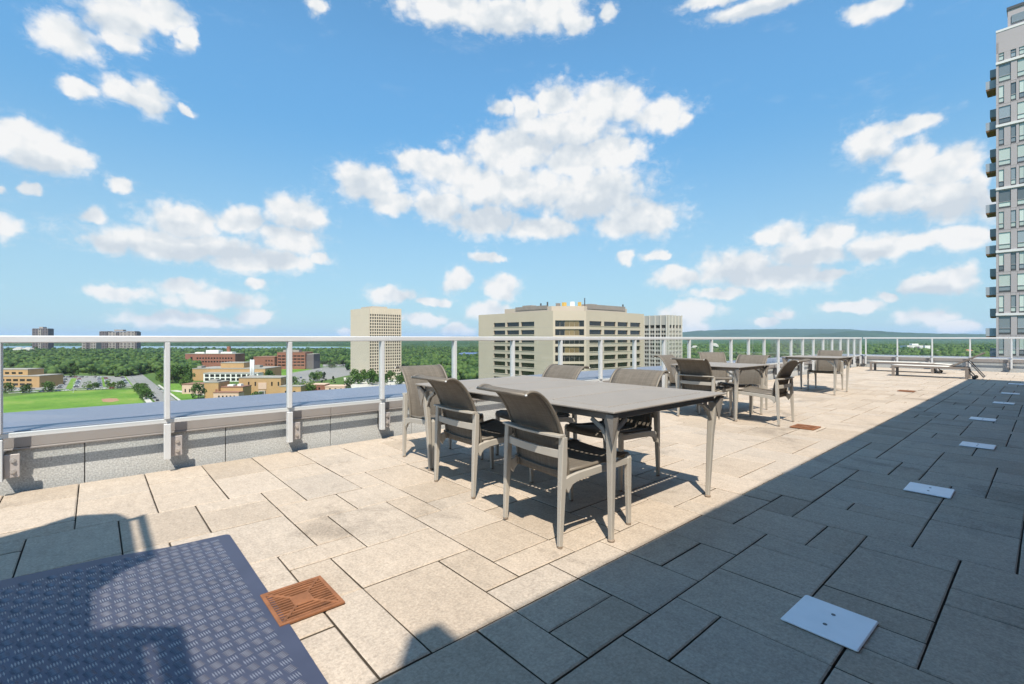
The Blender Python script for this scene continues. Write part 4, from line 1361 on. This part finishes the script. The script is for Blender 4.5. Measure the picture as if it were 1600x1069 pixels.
# --- glassy residential tower at the right
rt = thing('residential_tower', 'tall grey panelled residential tower with stacked dark balconies', 'building', (95.6, 5.0, GZ))
MB().box(.5, 24, -30, -.05, 0, H(43.6)).build('core', PANEL, rt)
MB().box(.4, 24, -.5, -.02, 0, H(43.5)).build('side_wall', PANEL, rt)
f = Face(rt, 'x-', 0)
FH = 2.95; ztop = 44.3
rnd = random.Random(12)
k = 0; z = 4.45 - FH * 3 * 3
while z < 41:
    big = k % 2 == 0
    y0, y1 = H(z), H(z + FH)
    us = -.25
    f.blk('corner_panel', PANEL, -.25, -.002, y0 + .01, y1 - .01, -.3, 0)
    while us > -14:
        if big: seq = (('w', 1.18), ('p', .62))
        else: seq = (('w', .52), ('p', .66), ('d', .5), ('p', .3))
        for t, w in seq:
            a, b = us - w, us
            if t == 'p': f.blk('facade_panel', PANEL, a + .012, b - .012, y0 + .012, y1 - .012, -.3, -.004)
            else:
                g = CURT if (t == 'w' and rnd.random() < .75) else WINB
                f.blk('spandrel', PANEL if big else PANEL, a + .01, b - .01, y0 + .012, y0 + .10, -.3, -.006)
                f.blk('vent_strip', DARKMET, a + .03, b - .03, y0 + .12, y0 + .34, -.3, -.03)
                f.blk('window', g, a + .03, b - .03, y0 + 1.02, y1 - .34, -.16, -.09)
                f.blk('window', CURT if rnd.random() < .5 else WINB, a + .03, b - .03, y0 + .38, y0 + .97, -.16, -.09)
                f.blk('transom', PANEL, a + .02, b - .02, y0 + .97, y0 + 1.02, -.16, -.02)
                f.blk('window_head', PANEL, a + .01, b - .01, y1 - .33, y1 - .012, -.3, -.008)
            us = a
    if k % 3 == 0: f.blk('floor_band', BAND, -15, .03, y0 - .18, y0 + .16, .002, .10)
    # balconies on the side wall, a long one and a short one by turns
    s = 1 if k % 2 == 0 else 0
    x0, x1, yo = ((.6, 3.4, 1.08) if s else (4.2, 7.2, .86))
    bal = cube('balcony', BALC, rt, x0, x1, .0, yo, y0 - .12, y0 + 1.02)
    cube('balcony_soffit', SOFFIT, rt, x0 + .03, x1 - .03, .02, yo - .03, y0 - .32, y0 - .123)
    k += 1; z += FH
f.blk('parapet', PANEL, -15, .0, H(41.2), H(44.2), -.3, 0)
f.blk('floor_band', BAND, -15, .02, H(44.2), H(44.5), -.35, .04)
MB().prism([(.8, -1.1), (.8, -14), (12, -14), (12, -1.1)], H(43.6), H(47.2)).build('crown_storey', PANEL, rt)
cube('crown_cap', DARKMET, rt, .7, 12.1, -14, -1.0, H(47.2), H(47.6))
cube('crown_window', WINB, rt, .7, .795, -3.2, -1.5, H(45.2), H(46.3))
cube('lower_wing', BLUER, rt, 3, 16, .3, 9.0, 0, H(-2.6))

# ------------------------------------------------------------------ campus and far buildings, set square to the view diagonal
def campus(name, label, r, dist, blocks, group=None):
    x, y = site(r, dist)
    root = thing(name, label, 'building', (x, y, GZ), YAW, group)
    for b in blocks: b(root)
    return root
def wall_(x0, x1, y0, y1, z0, z1, mat, roof=None, name='wall'):
    def go(root):
        cube(name, mat, root, x0, x1, y0, y1, z0, z1)
        if roof: cube('roof', roof, root, x0 - .3, x1 + .3, y0 - .3, y1 + .3, z1 + .01, z1 + .7)
    return go
def wins(x0, x1, n, y, z0, z1, mat=None, fill=.62, frame=None, name='window'):
    def go(root):
        w = (x1 - x0) / n
        for k in range(n):
            a = x0 + k * w + w * (1 - fill) / 2; b = a + w * fill
            if frame: cube('window_frame', frame, root, a - .35, b + .35, y - .25, y - .02, z0 - .35, z1 + .35)
            cube(name, mat or WIN, root, a, b, y - (.4 if frame else .12), y - (.26 if frame else .02), z0, z1)
    return go


campus('brick_hall', 'wide tan brick hall with raised roof block and white framed windows', -339, 560, [
    wall_(-43, 44, 6, 46, 0, 14, TAN, GREYR), wall_(-14, 14, 14, 34, 14.8, 20.5, TAN, GREYR, 'roof_block'),
    wall_(-22, 42, -6, 5.9, 0, 9.5, WHITEP, GREYR, 'window_wing'), wins(-21, 41, 10, -6, 5.4, 8.6, None, .74), wins(-21, 41, 10, -6, .9, 4.1, None, .74),
    wall_(-41, -36, 12, 20, 14.8, 17, GREYR, None, 'roof_unit'), wall_(22, 30, 20, 28, 14.8, 17.5, GREYR, None, 'roof_unit')])
campus('brick_annex', 'tan brick annex with four narrow windows and dark doorway', -229, 430, [
    wall_(-19, 19, 0, 22, 0, 14.5, TAN, GREYR), wins(-13, -1, 2, 0, 7.6, 11.2, None, .22), wins(8, 20, 2, 0, 7.6, 11.2, None, .22),
    wall_(-.5, 5.5, -1.6, -.02, 0, 3.3, GREYC, None, 'door_hood'), wins(.2, 4.8, 1, -1.62, .1, 2.6, DARKMET, .9, None, 'door'), wall_(-1.2, 6.2, -.4, -.02, 4.5, 10.5, PINKB, None, 'brick_panel')])
campus('brick_wing', 'low tan brick wing with red doors and reddish brown roof', -246, 400, [
    wall_(-14, -2, 0, 16, 0, 13.2, TAN, GREYR), wall_(-1.9, 17, 3, 16, 0, 9.0, TAN, BROWNR), wall_(-3, 18, -5, 2.9, 0, 5.2, PINKB, BROWNR, 'low_wall'),
    wins(-4.6, -2.4, 1, 0, .2, 2.6, REDB, .9, None, 'door'), wins(-4.6, -2.4, 1, 0, 4.0, 7.6, REDB, .9, None, 'door'), wall_(-12, -5, 3, 9, 13.92, 15.4, GREYR, None, 'roof_unit'), wins(0, 16, 5, -5, 1.2, 3.0, None, .4),
    wall_(2, 7, 6, 10, 9.72, 11.0, WHITEP, None, 'roof_unit'), wall_(10, 13, 7, 11, 9.72, 11.4, WHITEP, None, 'roof_unit')])
campus('pink_pavilion', 'small pinkish pavilion with flat brown roof beside the tan brick wing', -291, 432, [wall_(-10, 9, 0, 16, 0, 8.4, PINKB, BROWNR), wins(-9, -1, 2, 0, 1.5, 4.5, None, .3)])
ck = thing('flue_stacks', 'pair of shiny steel flue stacks rising behind the tan brick annex', 'chimney', site(-258, 470) + (GZ,), YAW)
for dx_ in (-1.1, 1.3):
    MB().tube([(dx_, 0, 0), (dx_, 0, 29.5)], .95, 12).build('stack', RAILW, ck, True)
MB().box(-2.4, 2.6, -1.4, 1.4, 13.5, 14.2).build('stack_collar', GREYC, ck)
campus('brick_college', 'red brick college block with white rooftop plant before the woods', -525, 823, [
    wall_(-43, 44, 0, 30, 0, 23, REDB, GREYR), wall_(-12, 10, 8, 20, 23.75, 29.5, WHITEP, None, 'roof_plant'), wall_(14, 34, 8, 20, 23.75, 26.5, WHITEP, None, 'roof_plant'), wall_(-30, -14, 6, 16, 23.75, 26, WHITEP, None, 'roof_plant'),
    wins(-34, -30, 1, 0, 3, 18, WIN, .9), wins(-24, 40, 13, 0, 14.5, 17, None, .6), wins(-24, 40, 13, 0, 8.5, 11, None, .6), wall_(22, 27, 12, 16, 26.6, 36, REDB, None, 'chimney')])
campus('brick_offices', 'long stepped red brick offices with dark window bands', -371, 772, [
    wall_(-46, -12, -8, 24, 0, 20, REDB, BROWNR), wall_(-11.9, 34, 0, 30, 0, 27, REDB, BROWNR), wall_(34.1, 46, 4, 30, 0, 24, APTD, GREYR, 'dark_wing'), wall_(-6, 20, 8, 20, 27.75, 31, GREYR, None, 'roof_plant'),
    wins(-11, 33, 7, 0, 20.5, 22.6, None, .82), wins(-11, 33, 7, 0, 15.5, 17.6, None, .82), wins(-11, 33, 7, 0, 10.5, 12.6, None, .82), wins(-11, 33, 7, 0, 5.5, 7.6, None, .82), wins(-28, -14, 3, -8, 13, 15.5, None, .4), wins(-28, -14, 3, -8, 7, 9.5, None, .4)])
campus('tan_office', 'low tan office block with stepped roof beside the car park', -527, 487, [
    wall_(-60, 41, 0, 26, 0, 11.5, TAN, GREYR), wall_(-60, 24, 5, 22, 12.25, 18, TAN, GREYR, 'upper_storey'),
    wins(-50, 34, 12, 0, 6.6, 8.8, None, .72), wins(-50, 34, 12, 0, 2.2, 4.4, None, .72), wins(-50, 20, 10, 5, 13.6, 15.6, None, .6)])
campus('brick_shed', 'small tan shed beside the tan brick annex', -200, 426, [wall_(-9, 10, 0, 10, 0, 7.2, TAN, GREYR), wins(-7, 8, 2, 0, 1.0, 3.4, None, .25)])
campus('brick_store', 'low brick store among pale trees near the slab tower', -190, 458, [wall_(-12, 9, 0, 12, 0, 5.6, REDB, PINKB), wins(-8, 6, 3, 0, 1.2, 3.2, None, .35)])
campus('flat_store', 'low pinkish store with a flat pale roof near the slab tower', -170, 456, [wall_(-10, 10, 0, 14, 0, 4.0, PINKB, PINKB), wins(-8, 8, 3, 0, 1.0, 2.6, None, .3)])


def apartments(name, label, r, dist, w, top, cols_, seed):
    h = top - GZ; rg = random.Random(seed)
    bl = []
    n = len(cols_); x = -w / 2
    for k, (frac, mat, dep) in enumerate(cols_):
        ww = w * frac
        bl.append(wall_(x, x + ww - .05, -dep, 22, 0, h - (0 if dep == 0 else 1.5), mat, None, 'bay'))
        m = max(1, int(ww / 9))
        for f_ in range(int(h / 5.6)):
            bl.append(wins(x + .8, x + ww - .8, m, -dep, f_ * 5.6 + 2, f_ * 5.6 + 4.4, None, .6))
        x += ww
    bl.append(wall_(-w * .12, w * .12, 4, 18, h + .02, h + 7, APT, None, 'roof_plant'))
    bl.append(wall_(-w * .48, w * .48, 1, 21, h + .01, h + 1.2, APTD, None, 'roof'))
    return campus(name, label, r, dist, bl)
apartments('apartment_tower', 'narrow dark brick apartment tower far beyond the woods', -1714, 1720, 58, 34, [(.42, APTD, 0), (.2, APT, 3), (.38, APTD, 0)], 1)
apartments('apartment_tower', 'broad concrete apartment tower of many bays far beyond the woods', -1432, 1720, 134, 24, [(.22, APTD, 0), (.04, APTD, -3), (.2, APT, 2), (.1, APTD, -2), (.2, APT, 2), (.2, APT, 0), (.04, APTD, -3)], 2)
apartments('apartment_block', 'lower concrete apartment block beside the broad tower beyond the woods', -1474, 1650, 50, -9, [(.3, APT, 0), (.3, APTD, 2), (.4, APT, 0)], 3)
campus('white_midrise', 'white mid-rise flats among the suburb trees below the hills', 1380, 1611, [
    wall_(-36, 18, 0, 30, 0, 25, WHITEP, GREYR), wall_(18.1, 36, -8, 30, 0, 25, WHITEP, GREYR, 'end_wing'), wall_(-14, 8, 6, 18, 25.8, 31, WHITEP, None, 'roof_plant'),
    wall_(-30, -22, -2, -.02, 0, 22, APT, None, 'balcony_stack'), wall_(-8, 4, -2, -.02, 0, 22, APTD, None, 'balcony_stack'), wins(-21, -9, 2, 0, 18, 21, WINB, .6), wins(-21, -9, 2, 0, 12, 15, WINB, .6), wins(-21, -9, 2, 0, 6, 9, WINB, .6), wins(5, 17, 2, 0, 18, 21, WINB, .6), wins(5, 17, 2, 0, 12, 15, WINB, .6)])
def gable(root_name, label, r, dist, w, dep, h, rise, wmat, rmat, group):
    x, y = site(r, dist); o = thing(root_name, label, 'house', (x, y, GZ), YAW, group)
    cube('wall', wmat, o, -w / 2, w / 2, 0, dep, 0, h)
    MB().add([(-w / 2 - .6, -.6, h), (w / 2 + .6, -.6, h), (w / 2 + .6, dep + .6, h), (-w / 2 - .6, dep + .6, h), (-w / 4, dep / 2, h + rise), (w / 4, dep / 2, h + rise)],
             [(3, 2, 1, 0), (0, 1, 5, 4), (1, 2, 5), (2, 3, 4, 5), (3, 0, 4)]).build('roof', rmat, o)
    for k in (-.3, 0, .3): cube('window', WIN, o, w * k - 1.2, w * k + 1.2, -.15, -.02, h * .45, h * .8)
gable('house', 'long house with hipped grey roof among the suburb trees', 1180, 1310, 34, 22, 9, 8, WHITEP, GREYC, 'suburb houses')
gable('house', 'smaller grey roofed house beside the long hipped roof in the suburb', 1235, 1325, 24, 18, 9, 7, WHITEP, GREYC, 'suburb houses')
gable('house', 'house with reddish tiled roof among the suburb trees', 1262, 1300, 26, 18, 10, 9, PINKB, PINKR, 'suburb houses')
gable('house', 'white walled house among distant trees below the hills', 800, 1860, 22, 20, 22, 8, WHITEP, GREYC, 'suburb houses')
gable('house', 'cream house among distant trees near the white walled house', 640, 1650, 22, 16, 17, 7, PINKB, GREYC, 'suburb houses')
gable('warehouse', 'wide low blue roofed warehouse in the woods behind the beige office block', -105, 1150, 60, 40, 12, 3, BLUER, BLUER, None)
for k, (r_, d_) in enumerate(((-1640, 1500), (-1600, 1530), (-1530, 1490))):
    gable('house', 'white house showing above the woods near the far apartment towers', r_, d_, 26, 16, 15, 6, WHITEP, GREYC, 'houses above the woods')

# ------------------------------------------------------------------ the air
hz = bpy.data.materials.new('summer_haze'); hz.use_nodes = True
T = Nodes(hz.node_tree)
for n in list(T.n): T.n.remove(n)
pv = T.n.new('ShaderNodeVolumePrincipled')
pv.inputs['Color'].default_value = (.52, .72, 1.0, 1)
pv.inputs['Density'].default_value = 3.0e-5
pv.inputs['Anisotropy'].default_value = 0.0
hzo = T.n.new('ShaderNodeOutputMaterial'); T.l.new(pv.outputs[0], hzo.inputs['Volume'])
tag(MB().box(-42000, 42000, -42000, 42000, GZ - 5, 300).build('haze', hz), kind='stuff')
